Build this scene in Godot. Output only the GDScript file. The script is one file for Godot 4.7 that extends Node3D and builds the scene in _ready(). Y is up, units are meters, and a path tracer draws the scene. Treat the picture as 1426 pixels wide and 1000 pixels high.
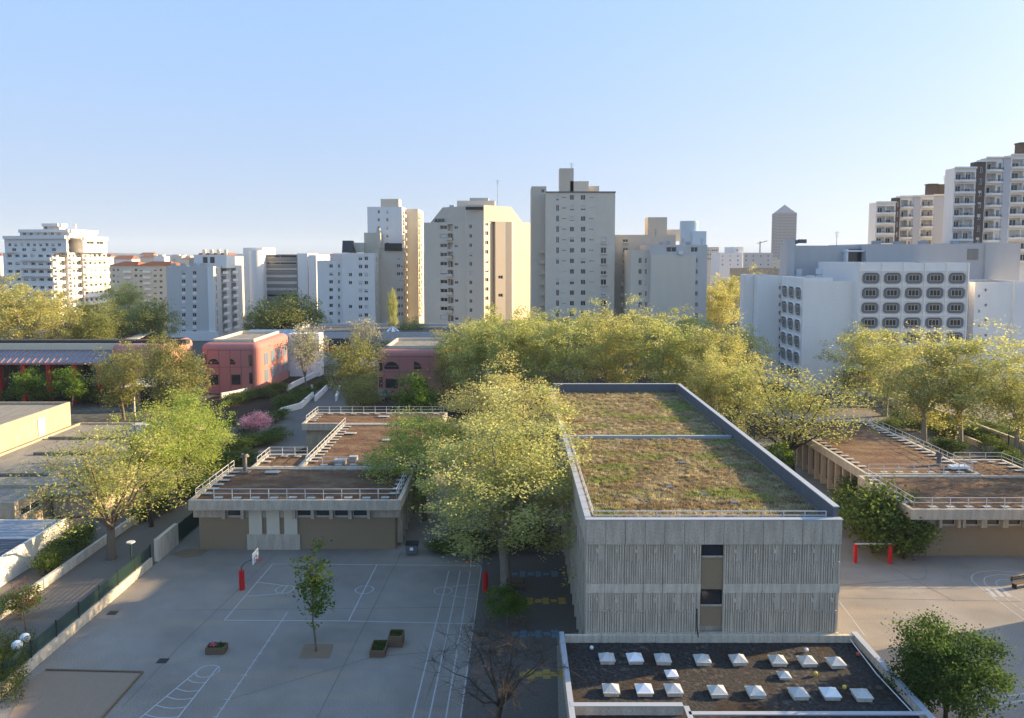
extends Node3D
# A school yard with flat planted roofs among apartment towers, seen from a high floor on a spring evening.
# Metres, y up, the camera stands at the origin 28.5 m up and looks along -z.

const F := 1050.0      # focal length in photograph pixels
const CX := 713.0
const CY := 436.0
const EYE := 28.5
const TILT := 0.0785

var M := {}
var box_cache := {}
var frame_cache := {}
var rng := RandomNumberGenerator.new()
var noise := FastNoiseLite.new()

# ------------------------------------------------------------------ pixels to places
func ray(px: float, py: float) -> Vector3:
	var x := (px - CX) / F
	var y := -(py - CY) / F
	return Vector3(x, y * cos(TILT) - sin(TILT), -cos(TILT) - y * sin(TILT))

func G(px: float, py: float, h := 0.0) -> Vector3:      # the point of height h on that line of sight
	var d := ray(px, py)
	return Vector3(0, EYE, 0) + d * ((h - EYE) / d.y)

func PD(px: float, py: float, depth: float) -> Vector3:  # the point at that depth
	var d := ray(px, py)
	return Vector3(0, EYE, 0) + d * (depth / -d.z)

# ------------------------------------------------------------------ mesh builder
class MB:
	var v := PackedVector3Array()
	var n := PackedVector3Array()
	var c := PackedColorArray()
	var ix := PackedInt32Array()
	var col := Color.WHITE
	var colored := false
	func quad(a: Vector3, b: Vector3, e: Vector3, d: Vector3, nn: Vector3) -> void:
		var k := v.size()
		v.append(a); v.append(b); v.append(e); v.append(d)
		for i in 4:
			n.append(nn)
			if colored: c.append(col)
		if (b - a).cross(e - a).dot(nn) > 0.0:
			ix.append_array([k, k + 2, k + 1, k, k + 3, k + 2])
		else:
			ix.append_array([k, k + 1, k + 2, k, k + 2, k + 3])
	func tri(a: Vector3, b: Vector3, e: Vector3) -> void:
		var nn := (b - a).cross(e - a).normalized()
		var k := v.size()
		v.append(a); v.append(b); v.append(e)
		for i in 3:
			n.append(nn)
			if colored: c.append(col)
		ix.append_array([k, k + 2, k + 1])
	func box(at: Vector3, s: Vector3, b := Basis()) -> void:
		var x := b.x * s.x * 0.5
		var y := b.y * s.y * 0.5
		var z := b.z * s.z * 0.5
		for e in [[x, y, z], [y, z, x], [z, x, y]]:
			var p: Vector3 = e[0]
			var q: Vector3 = e[1]
			var r: Vector3 = e[2]
			quad(at - p - q + r, at + p - q + r, at + p + q + r, at - p + q + r, r.normalized())
			quad(at - p - q - r, at + p - q - r, at + p + q - r, at - p + q - r, -r.normalized())
	func bar(a: Vector3, b: Vector3, w: float, h: float) -> void:   # a straight bar of w by h
		var z := (b - a).normalized()
		var x := Vector3.UP.cross(z)
		x = Vector3.RIGHT if x.length() < 0.01 else x.normalized()
		box((a + b) * 0.5, Vector3(w, h, (b - a).length()), Basis(x, z.cross(x).normalized(), z))
	func tube(p: Array, r: Array, sides := 6) -> void:
		var k := v.size()
		for i in p.size():
			var t: Vector3 = (p[mini(i + 1, p.size() - 1)] - p[maxi(i - 1, 0)]).normalized()
			var x := t.cross(Vector3(0.31, 0.17, 0.93)).normalized()
			var y := t.cross(x)
			for s in sides:
				var d := x * cos(TAU * s / sides) + y * sin(TAU * s / sides)
				v.append(p[i] + d * r[i]); n.append(d)
				if colored: c.append(col)
		for i in p.size() - 1:
			for s in sides:
				var a := k + i * sides + s
				var b := k + i * sides + (s + 1) % sides
				ix.append_array([a, a + sides, b, b, a + sides, b + sides])
	func ring_cap(center: Vector3, r: float, sides: int, nn: Vector3) -> void:
		var x := nn.cross(Vector3(0.31, 0.17, 0.93)).normalized()
		var y := nn.cross(x)
		for s in sides:
			var a := center + (x * cos(TAU * s / sides) + y * sin(TAU * s / sides)) * r
			var b := center + (x * cos(TAU * (s + 1) / sides) + y * sin(TAU * (s + 1) / sides)) * r
			tri(center, a, b)
	func poly(pts: PackedVector2Array, y: float) -> void:      # x,z outline as a level face
		var t := Geometry2D.triangulate_polygon(pts)
		for i in range(0, t.size(), 3):
			var a := Vector3(pts[t[i]].x, y, pts[t[i]].y)
			var b := Vector3(pts[t[i + 1]].x, y, pts[t[i + 1]].y)
			var d := Vector3(pts[t[i + 2]].x, y, pts[t[i + 2]].y)
			if (b - a).cross(d - a).y > 0: tri(a, b, d)
			else: tri(a, d, b)
	func mesh(offset := Vector3.ZERO) -> ArrayMesh:
		var a := []
		a.resize(Mesh.ARRAY_MAX)
		if offset != Vector3.ZERO:
			for i in v.size(): v[i] -= offset
		a[Mesh.ARRAY_VERTEX] = v
		a[Mesh.ARRAY_NORMAL] = n
		if colored: a[Mesh.ARRAY_COLOR] = c
		a[Mesh.ARRAY_INDEX] = ix
		var m := ArrayMesh.new()
		m.add_surface_from_arrays(Mesh.PRIMITIVE_TRIANGLES, a)
		return m

# ------------------------------------------------------------------ nodes
func thing(called: String, label: String, category: String, at: Vector3, group := "") -> Node3D:
	var o := Node3D.new()
	o.name = called
	o.position = at
	o.set_meta("label", label)
	o.set_meta("category", category)
	if group: o.set_meta("group", group)
	add_child(o, true)
	return o

func structure(called: String, mesh: Mesh, m: Material) -> MeshInstance3D:
	var o := MeshInstance3D.new()
	o.name = called
	o.mesh = mesh
	o.material_override = m
	o.set_meta("kind", "structure")
	add_child(o, true)
	return o

func W(o: Node) -> Vector3:
	var p := Vector3.ZERO
	while o is Node3D and o != self:
		p += o.position
		o = o.get_parent()
	return p

func part(parent: Node, called: String, mb: MB, m: Material) -> MeshInstance3D:   # mb in world places
	var o := MeshInstance3D.new()
	o.name = called
	o.mesh = mb.mesh(W(parent))
	o.material_override = m
	parent.add_child(o, true)
	return o

func put(parent: Node, called: String, mesh: Mesh, m: Material, at: Vector3, turn := 0.0) -> MeshInstance3D:
	var o := MeshInstance3D.new()
	o.name = called
	o.mesh = mesh
	o.material_override = m
	o.position = at
	o.rotation.y = turn
	parent.add_child(o, true)
	return o

func boxmesh(s: Vector3) -> BoxMesh:
	var k := s.snapped(Vector3.ONE * 0.01)
	if not box_cache.has(k):
		var b := BoxMesh.new()
		b.size = k
		box_cache[k] = b
	return box_cache[k]

func bx(parent: Node, called: String, at: Vector3, s: Vector3, m: Material, turn := 0.0) -> MeshInstance3D:
	return put(parent, called, boxmesh(s), m, at - W(parent), turn)

# ------------------------------------------------------------------ materials
func grey_image(freq: float, octaves: int, size: int, lo: float, hi: float, squash := 1, seed_ := 1) -> Image:
	var f := FastNoiseLite.new()
	f.seed = seed_
	f.noise_type = FastNoiseLite.TYPE_SIMPLEX_SMOOTH
	f.frequency = freq
	f.fractal_type = FastNoiseLite.FRACTAL_FBM
	f.fractal_octaves = octaves
	var im := f.get_seamless_image(size, size / squash, false, false, 0.15)
	if squash > 1: im.resize(size, size, Image.INTERPOLATE_CUBIC)
	var out := Image.create(size, size, false, Image.FORMAT_L8)
	for y in size:
		for x in size:
			var g := im.get_pixel(x, y).r
			g = clampf((g - 0.2) / 0.6, 0.0, 1.0)
			g = lerpf(lo, hi, g)
			out.set_pixel(x, y, Color(g, g, g))
	return out

func mixed(a: Image, b: Image) -> Image:
	var s := a.get_width()
	var out := Image.create(s, s, false, Image.FORMAT_L8)
	for y in s:
		for x in s:
			var g := a.get_pixel(x, y).r * b.get_pixel(x, y).r
			out.set_pixel(x, y, Color(g, g, g))
	return out

func mat(called: String, c: Color, rough := 0.85, tex: Texture2D = null, scale := 0.2, bump := 0.0, bump_tex: Texture2D = null) -> StandardMaterial3D:
	var m := StandardMaterial3D.new()
	m.resource_name = called
	m.albedo_color = c.linear_to_srgb()
	m.roughness = rough
	m.metallic_specular = 0.35
	if tex:
		m.albedo_texture = tex
		m.uv1_triplanar = true
		m.uv1_world_triplanar = true
		m.uv1_scale = Vector3.ONE * scale
		if bump > 0.0:
			m.heightmap_enabled = true
			m.heightmap_texture = bump_tex if bump_tex else tex
			m.heightmap_scale = bump
	M[called] = m
	return m

func tinted(called: String, rough := 0.9, tex: Texture2D = null, scale := 0.2, bump := 0.0) -> StandardMaterial3D:
	var m := mat(called, Color.WHITE, rough, tex, scale, bump)
	m.vertex_color_use_as_albedo = true
	return m

func materials() -> void:
	var fine := ImageTexture.create_from_image(grey_image(0.06, 5, 512, 0.74, 1.0, 1, 3))
	var grit := ImageTexture.create_from_image(grey_image(0.22, 3, 512, 0.5, 1.0, 1, 5))
	var stain := ImageTexture.create_from_image(mixed(grey_image(0.02, 4, 512, 0.9, 1.0, 6, 8), grey_image(0.08, 5, 512, 0.88, 1.0, 1, 9)))
	var soft := ImageTexture.create_from_image(mixed(grey_image(0.012, 4, 512, 0.985, 1.0, 4, 12), grey_image(0.1, 4, 512, 0.97, 1.0, 1, 13)))
	mat("concrete", Color(0.59, 0.52, 0.415), 0.9, stain, 0.16)
	mat("concrete_pale", Color(0.70, 0.62, 0.495), 0.9, stain, 0.2)
	mat("concrete_dark", Color(0.24, 0.225, 0.2), 0.9, stain, 0.2)
	mat("pebbledash", Color(0.53, 0.405, 0.26), 0.95, grit, 0.9, 1.2)
	mat("cream_panel", Color(0.63, 0.57, 0.45), 0.8, soft, 0.2)
	mat("beige_wall", Color(0.52, 0.44, 0.32), 0.9, stain, 0.12)
	mat("white_wall", Color(0.81, 0.78, 0.73), 0.85, soft, 0.06)
	mat("white_stained", Color(0.60, 0.58, 0.54), 0.85, stain, 0.15)
	mat("cool_white", Color(0.84, 0.81, 0.77), 0.8, soft, 0.05)
	mat("grey_render", Color(0.50, 0.495, 0.49), 0.9, soft, 0.06)
	mat("grey_block", Color(0.58, 0.555, 0.52), 0.9, soft, 0.05)
	mat("tan_tower", Color(0.65, 0.57, 0.46), 0.9, soft, 0.05)
	mat("stone_tower", Color(0.69, 0.615, 0.5), 0.9, soft, 0.05)
	mat("stone_dark", Color(0.57, 0.51, 0.42), 0.9, soft, 0.05)
	mat("lavender_grey", Color(0.52, 0.52, 0.54), 0.9, soft, 0.05)
	mat("brown_strip", Color(0.13, 0.105, 0.09), 0.9, soft, 0.1)
	mat("brick_brown", Color(0.28, 0.2, 0.15), 0.9, grit, 0.4)
	mat("office_grey", Color(0.27, 0.255, 0.225), 0.9, soft, 0.08)
	mat("dark_slate", Color(0.07, 0.068, 0.066), 0.7, fine, 0.2)
	mat("red_panel", Color(0.45, 0.19, 0.17), 0.7, soft, 0.15)
	mat("red_pale", Color(0.45, 0.215, 0.185), 0.75, soft, 0.15)
	mat("red_paint", Color(0.52, 0.02, 0.022), 0.45)
	mat("orange_tile", Color(0.36, 0.13, 0.07), 0.9, fine, 0.2)
	mat("roof_felt", Color(0.16, 0.155, 0.15), 0.95, stain, 0.1)
	mat("roof_pale", Color(0.30, 0.275, 0.23), 0.95, stain, 0.08)
	mat("slab", Color(0.47, 0.46, 0.43), 0.9, stain, 0.4)
	mat("zinc", Color(0.36, 0.39, 0.43), 0.55, soft, 0.3)
	mat("zinc_dark", Color(0.12, 0.135, 0.16), 0.6, soft, 0.3)
	mat("steel", Color(0.55, 0.55, 0.54), 0.45)
	mat("black_metal", Color(0.02, 0.022, 0.024), 0.5)
	mat("green_metal", Color(0.02, 0.05, 0.04), 0.6)
	mat("wood", Color(0.20, 0.135, 0.085), 0.85, fine, 0.8)
	mat("soil", Color(0.07, 0.05, 0.033), 1.0, grit, 0.7, 2.0)
	mat("dirt", Color(0.36, 0.27, 0.185), 1.0, grit, 0.5, 1.0)
	mat("sand", Color(0.50, 0.385, 0.29), 1.0, grit, 0.8, 2.0)
	mat("asphalt_dark", Color(0.19, 0.175, 0.16), 0.95, fine, 0.33)
	mat("pavement", Color(0.26, 0.24, 0.215), 0.95, fine, 0.33)
	mat("city_ground", Color(0.13, 0.125, 0.105), 1.0, fine, 0.02)
	mat("paint", Color(0.66, 0.67, 0.68), 0.8, grit, 0.6)
	mat("paint_thin", Color(0.36, 0.375, 0.39), 0.85, grit, 0.6)
	mat("paint_yellow", Color(0.66, 0.47, 0.12), 0.85, grit, 0.5)
	mat("paint_blue", Color(0.19, 0.35, 0.5), 0.85, grit, 0.5)
	mat("plastic_white", Color(0.72, 0.74, 0.76), 0.3)
	mat("bark", Color(0.20, 0.165, 0.125), 0.95, stain, 0.6, 1.5)
	mat("bark_dark", Color(0.075, 0.062, 0.05), 0.95, stain, 0.6, 1.5)
	mat("bark_pale", Color(0.36, 0.33, 0.27), 0.9, stain, 0.5, 1.0)
	mat("glass", Color(0.025, 0.03, 0.036), 0.08).metallic_specular = 0.6
	mat("glass_blue", Color(0.16, 0.22, 0.28), 0.12).metallic_specular = 0.6
	mat("canopy_glass", Color(0.15, 0.16, 0.19), 0.25).metallic_specular = 0.6
	mat("tower_glass", Color(0.24, 0.42, 0.55), 0.25).metallic_specular = 0.6
	mat("rose_stone", Color(0.31, 0.26, 0.255), 0.8)
	mat("blind", Color(0.60, 0.58, 0.54), 0.7)
	mat("ball_red", Color(0.5, 0.08, 0.05), 0.5)
	mat("ball_yellow", Color(0.6, 0.45, 0.08), 0.5)
	mat("flower_pink", Color(0.65, 0.16, 0.26), 0.7)
	mat("blue_tarp", Color(0.04, 0.05, 0.35), 0.6)
	tinted("asphalt", 0.93, fine, 0.35)
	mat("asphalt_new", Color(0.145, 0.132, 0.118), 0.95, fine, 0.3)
	mat("seam", Color(0.11, 0.105, 0.10), 0.9)
	mat("plastic_worn", Color(0.62, 0.63, 0.62), 0.4, stain, 0.5)
	mat("plastic_dirty", Color(0.66, 0.66, 0.62), 0.45, stain, 0.9)
	mat("pod_grey", Color(0.17, 0.175, 0.195), 0.8)
	tinted("planting", 1.0, grit, 0.9, 2.0)
	tinted("gravel", 1.0, grit, 1.2, 3.0)
	var leaf := tinted("leaf", 0.65)
	leaf.backlight_enabled = true
	leaf.backlight = Color(1.0, 1.0, 1.0)
	leaf.metallic_specular = 0.2
	leaf.cull_mode = BaseMaterial3D.CULL_DISABLED
	for q in [["leaf_fresh", Color(0.98, 1.0, 0.96)], ["leaf_warm", Color(1.0, 0.985, 0.96)]]:
		var l2: StandardMaterial3D = leaf.duplicate()
		l2.albedo_color = q[1]
		M[q[0]] = l2

# ------------------------------------------------------------------ walls with real openings
# a wall from O along U (to the right seen from outside), holes [u, v, w, h] cut depth deep
func facade(mb: MB, O: Vector3, U: Vector3, w: float, h: float, holes: Array, depth := 0.25) -> void:
	var N := U.cross(Vector3.UP)
	var us := [0.0, w]
	var vs := [0.0, h]
	for q in holes:
		us.append(q[0]); us.append(q[0] + q[2])
		vs.append(q[1]); vs.append(q[1] + q[3])
	us.sort(); vs.sort()
	for i in us.size() - 1:
		if us[i + 1] - us[i] < 0.001: continue
		var um: float = (us[i] + us[i + 1]) * 0.5
		var cut := []
		for q in holes:
			if um > q[0] and um < q[0] + q[2]: cut.append(q)
		var run := 0.0
		cut.sort_custom(func(a, b): return a[1] < b[1])
		cut.append([0, h, 0, 0])
		for q in cut:
			if q[1] > run + 0.001:
				var a: Vector3 = O + U * us[i] + Vector3.UP * run
				var b: Vector3 = O + U * us[i + 1] + Vector3.UP * run
				var up: Vector3 = Vector3.UP * (q[1] - run)
				mb.quad(a, b, b + up, a + up, N)
			run = q[1] + q[3]
	for q in holes:
		var dd: float = q[4] if q.size() > 4 else depth
		var a: Vector3 = O + U * q[0] + Vector3.UP * q[1]
		var b: Vector3 = a + U * q[2]
		var up: Vector3 = Vector3.UP * q[3]
		var back := -N * dd
		mb.quad(a, a + up, a + up + back, a + back, U)
		mb.quad(b, b + up, b + up + back, b + back, -U)
		mb.quad(a, b, b + back, a + back, Vector3.UP)
		mb.quad(a + up, b + up, b + up + back, a + up + back, Vector3.DOWN)
		mb.quad(a + back, b + back, b + up + back, a + up + back, N)

func frame_mesh(w: float, h: float, bars: int) -> ArrayMesh:
	var k := "%.2f %.2f %d" % [w, h, bars]
	if not frame_cache.has(k):
		var mb := MB.new()
		var t := 0.07
		mb.box(Vector3(0, h / 2 - t / 2, 0), Vector3(w, t, 0.08))
		mb.box(Vector3(0, -h / 2 + t / 2, 0), Vector3(w, t, 0.08))
		for s in [-1, 1]: mb.box(Vector3(s * (w / 2 - t / 2), 0, 0), Vector3(t, h - 2 * t, 0.08))
		for b in bars: mb.box(Vector3(-w / 2 + w * (b + 1) / (bars + 1), 0, 0), Vector3(t, h - 2 * t, 0.07))
		frame_cache[k] = mb.mesh()
	return frame_cache[k]

func windows(parent: Node, O: Vector3, U: Vector3, holes: Array, depth := 0.25, bars := 1, blinds := 0.3, frame: Material = null) -> void:
	var N := U.cross(Vector3.UP)
	var turn := atan2(-U.z, U.x)
	for q in holes:
		var dd: float = q[4] if q.size() > 4 else depth
		var w: float = snappedf(q[2] - 0.02, 0.05)
		var h: float = snappedf(q[3] - 0.02, 0.05)
		if q.size() > 5:      # a balcony door at the back of a deep recess
			w = snappedf(q[2] * 0.6, 0.05)
			h = snappedf(q[3] * 0.8, 0.05)
		var at: Vector3 = O + U * (q[0] + q[2] * 0.5) + Vector3.UP * (q[1] + (h * 0.5 + 0.03 if q.size() > 5 else q[3] * 0.5)) - N * (dd - 0.07)
		var f := put(parent, "window", frame_mesh(w, h, bars), frame if frame else M.white_wall, at - W(parent), turn)
		put(f, "pane", boxmesh(Vector3(w - 0.1, h - 0.1, 0.03)), M.glass, Vector3(0, 0, -0.02))
		if rng.randf() < blinds:
			var part_h := snappedf(h * rng.randf_range(0.25, 0.95), 0.1)
			put(f, "blind", boxmesh(Vector3(w - 0.1, part_h, 0.03)), M.blind, Vector3(0, h * 0.5 - part_h * 0.5 - 0.03, 0.04))

# rows and columns of openings, all measured on the photograph, on the wall that starts at O and faces the camera
func seen_holes(O: Vector3, cols: Array, rows: Array, hp: float) -> Array:
	var out := []
	var depth := -O.z
	for c in cols:
		for r in rows:
			var p := PD(c[0], r, depth)
			var w: float = c[1] * depth / F
			var h: float = (c[2] if c.size() > 2 else hp) * depth / F
			out.append([p.x - w * 0.5 - O.x, p.y - h * 0.5 - O.y, w, h])
	return out

func span(a: float, step: float, n: int) -> Array:
	var out := []
	for i in n: out.append(a + step * i)
	return out

func grid_holes(cols: Array, v0: float, dv: float, n: int, h: float) -> Array:
	var out := []
	for c in cols:
		for i in n:
			var q := [c[0] - c[1] * 0.5, v0 + dv * i, c[1], h]
			if c.size() > 2: q.append_array([c[2], 1])
			out.append(q)
	return out

# a straight-sided block with walls, parapet, roof and windows
func block(t: Node, x0: float, x1: float, df: float, db: float, y0: float, y1: float, m: Material, front := [], right := [], left := [], roof: Material = null, depth := 0.25, blinds := 0.3, par := 0.7) -> void:
	var mb := MB.new()
	var A := Vector3(x0, y0, -df)
	facade(mb, A, Vector3.RIGHT, x1 - x0, y1 - y0, front, depth)
	facade(mb, Vector3(x1, y0, -df), Vector3.FORWARD, db - df, y1 - y0, right, depth)
	facade(mb, Vector3(x1, y0, -db), Vector3.LEFT, x1 - x0, y1 - y0, [])
	facade(mb, Vector3(x0, y0, -db), Vector3.BACK, db - df, y1 - y0, left, depth)
	var k := 0.3
	var yr := y1 - par
	for e in [[x0, x1, df, df + k], [x0, x1, db - k, db], [x0, x0 + k, df + k, db - k], [x1 - k, x1, df + k, db - k]]:
		mb.quad(Vector3(e[0], y1, -e[2]), Vector3(e[1], y1, -e[2]), Vector3(e[1], y1, -e[3]), Vector3(e[0], y1, -e[3]), Vector3.UP)
	var up := Vector3.UP * par
	var a := Vector3(x0 + k, yr, -df - k)
	var b := Vector3(x1 - k, yr, -df - k)
	var c := Vector3(x1 - k, yr, -db + k)
	var d := Vector3(x0 + k, yr, -db + k)
	mb.quad(a, b, b + up, a + up, Vector3.FORWARD)
	mb.quad(c, d, d + up, c + up, Vector3.BACK)
	mb.quad(b, c, c + up, b + up, Vector3.LEFT)
	mb.quad(d, a, a + up, d + up, Vector3.RIGHT)
	part(t, "wall", mb, m)
	var r := MB.new()
	r.quad(a, b, c, d, Vector3.UP)
	part(t, "roof", r, roof if roof else M.roof_felt)
	windows(t, A, Vector3.RIGHT, front, depth, 1, blinds)
	windows(t, Vector3(x1, y0, -df), Vector3.FORWARD, right, depth, 1, blinds)
	windows(t, Vector3(x0, y0, -db), Vector3.BACK, left, depth, 1, blinds)

# walls over any outline; pts run so that the outside lies to the right of the walk seen from above (counter-clockwise on the map)
func walls(t: Node, pts: Array, y0: float, y1: float, m: Material, holes := {}, roof: Material = null, depth := 0.25, blinds := 0.3) -> void:
	var mb := MB.new()
	var flat := PackedVector2Array()
	for i in pts.size():
		var a: Vector2 = pts[i]
		var b: Vector2 = pts[(i + 1) % pts.size()]
		flat.append(a)
		var U := Vector3(b.x - a.x, 0, b.y - a.y).normalized()
		facade(mb, Vector3(a.x, y0, a.y), U, a.distance_to(b), y1 - y0, holes.get(i, []), depth)
		if holes.has(i): windows(t, Vector3(a.x, y0, a.y), U, holes[i], depth, 1, blinds)
	part(t, "wall", mb, m)
	var r := MB.new()
	r.poly(flat, y1)
	part(t, "roof", r, roof if roof else M.roof_felt)

func xz(px: float, depth: float) -> Vector2:
	return Vector2((px - CX) / F * depth, -depth)

func X(px: float, depth: float) -> float:
	return PD(px, 400, depth).x

func Y(py: float, depth: float) -> float:
	return PD(713, py, depth).y

# ------------------------------------------------------------------ railings and slabs on roofs
func railing(t: Node, pts: Array, h := 1.0, step := 1.7, lean := Vector3.ZERO, m: Material = null) -> void:
	var mm: Material = m if m else M.steel
	var mb := MB.new()
	for i in pts.size() - 1:
		for y in [h, h * 0.55]:
			mb.bar(pts[i] + Vector3.UP * y + lean * y, pts[i + 1] + Vector3.UP * y + lean * y, 0.045, 0.045)
	var r := part(t, "railing", mb, mm)
	for i in pts.size() - 1:
		var a: Vector3 = pts[i]
		var b: Vector3 = pts[i + 1]
		var n := maxi(1, roundi(a.distance_to(b) / step))
		for k in n + (1 if i == pts.size() - 2 else 0):
			bx(r, "post", a.lerp(b, float(k) / n) + Vector3.UP * h * 0.5, Vector3(0.06, h, 0.06), mm)

func slabs(t: Node, a: Vector3, b: Vector3, step := 1.7, s := Vector3(0.75, 0.06, 0.5)) -> void:
	var n := maxi(1, roundi(a.distance_to(b) / step))
	for k in n:
		bx(t, "paving_slab", a.lerp(b, (k + 0.5) / n) + Vector3(rng.randf_range(-0.05, 0.05), 0.12, rng.randf_range(-0.05, 0.05)), s, M.slab, rng.randf_range(-0.06, 0.06))

# low planted or gravelled sheet with its own lumps; colour by what grows there
func sheet(x0: float, x1: float, d0: float, d1: float, y: float, cell: float, lump: float, shade: Callable) -> MB:
	var mb := MB.new()
	mb.colored = true
	var nx := int((x1 - x0) / cell) + 1
	var nz := int((d1 - d0) / cell) + 1
	var hs := PackedFloat32Array()
	for j in nz + 1:
		for i in nx + 1:
			var x := x0 + (x1 - x0) * i / nx
			var z := -(d0 + (d1 - d0) * j / nz)
			var hgt := absf(noise.get_noise_2d(x * 120, z * 120)) * 1.6 + noise.get_noise_2d(x * 40 + 900, z * 40) * 0.5
			hs.append(y + lump * hgt)
			mb.v.append(Vector3(x, y + lump * hgt, z))
			mb.c.append(shade.call(x, z, hgt))
	for j in nz + 1:
		for i in nx + 1:
			var l := hs[j * (nx + 1) + maxi(i - 1, 0)]
			var r := hs[j * (nx + 1) + mini(i + 1, nx)]
			var d := hs[maxi(j - 1, 0) * (nx + 1) + i]
			var u := hs[mini(j + 1, nz) * (nx + 1) + i]
			mb.n.append(Vector3((l - r) / (2 * cell), 1, (u - d) / (2 * cell)).normalized())
	for j in nz:
		for i in nx:
			var a := j * (nx + 1) + i
			mb.ix.append_array([a, a + nx + 1, a + 1, a + 1, a + nx + 1, a + nx + 2])
	return mb

func stuff(parent: Node, called: String, mb: MB, m: Material) -> MeshInstance3D:
	var o := part(parent, called, mb, m)
	o.set_meta("kind", "stuff")
	return o

# ------------------------------------------------------------------ trees
var tree_bank := {}

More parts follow.
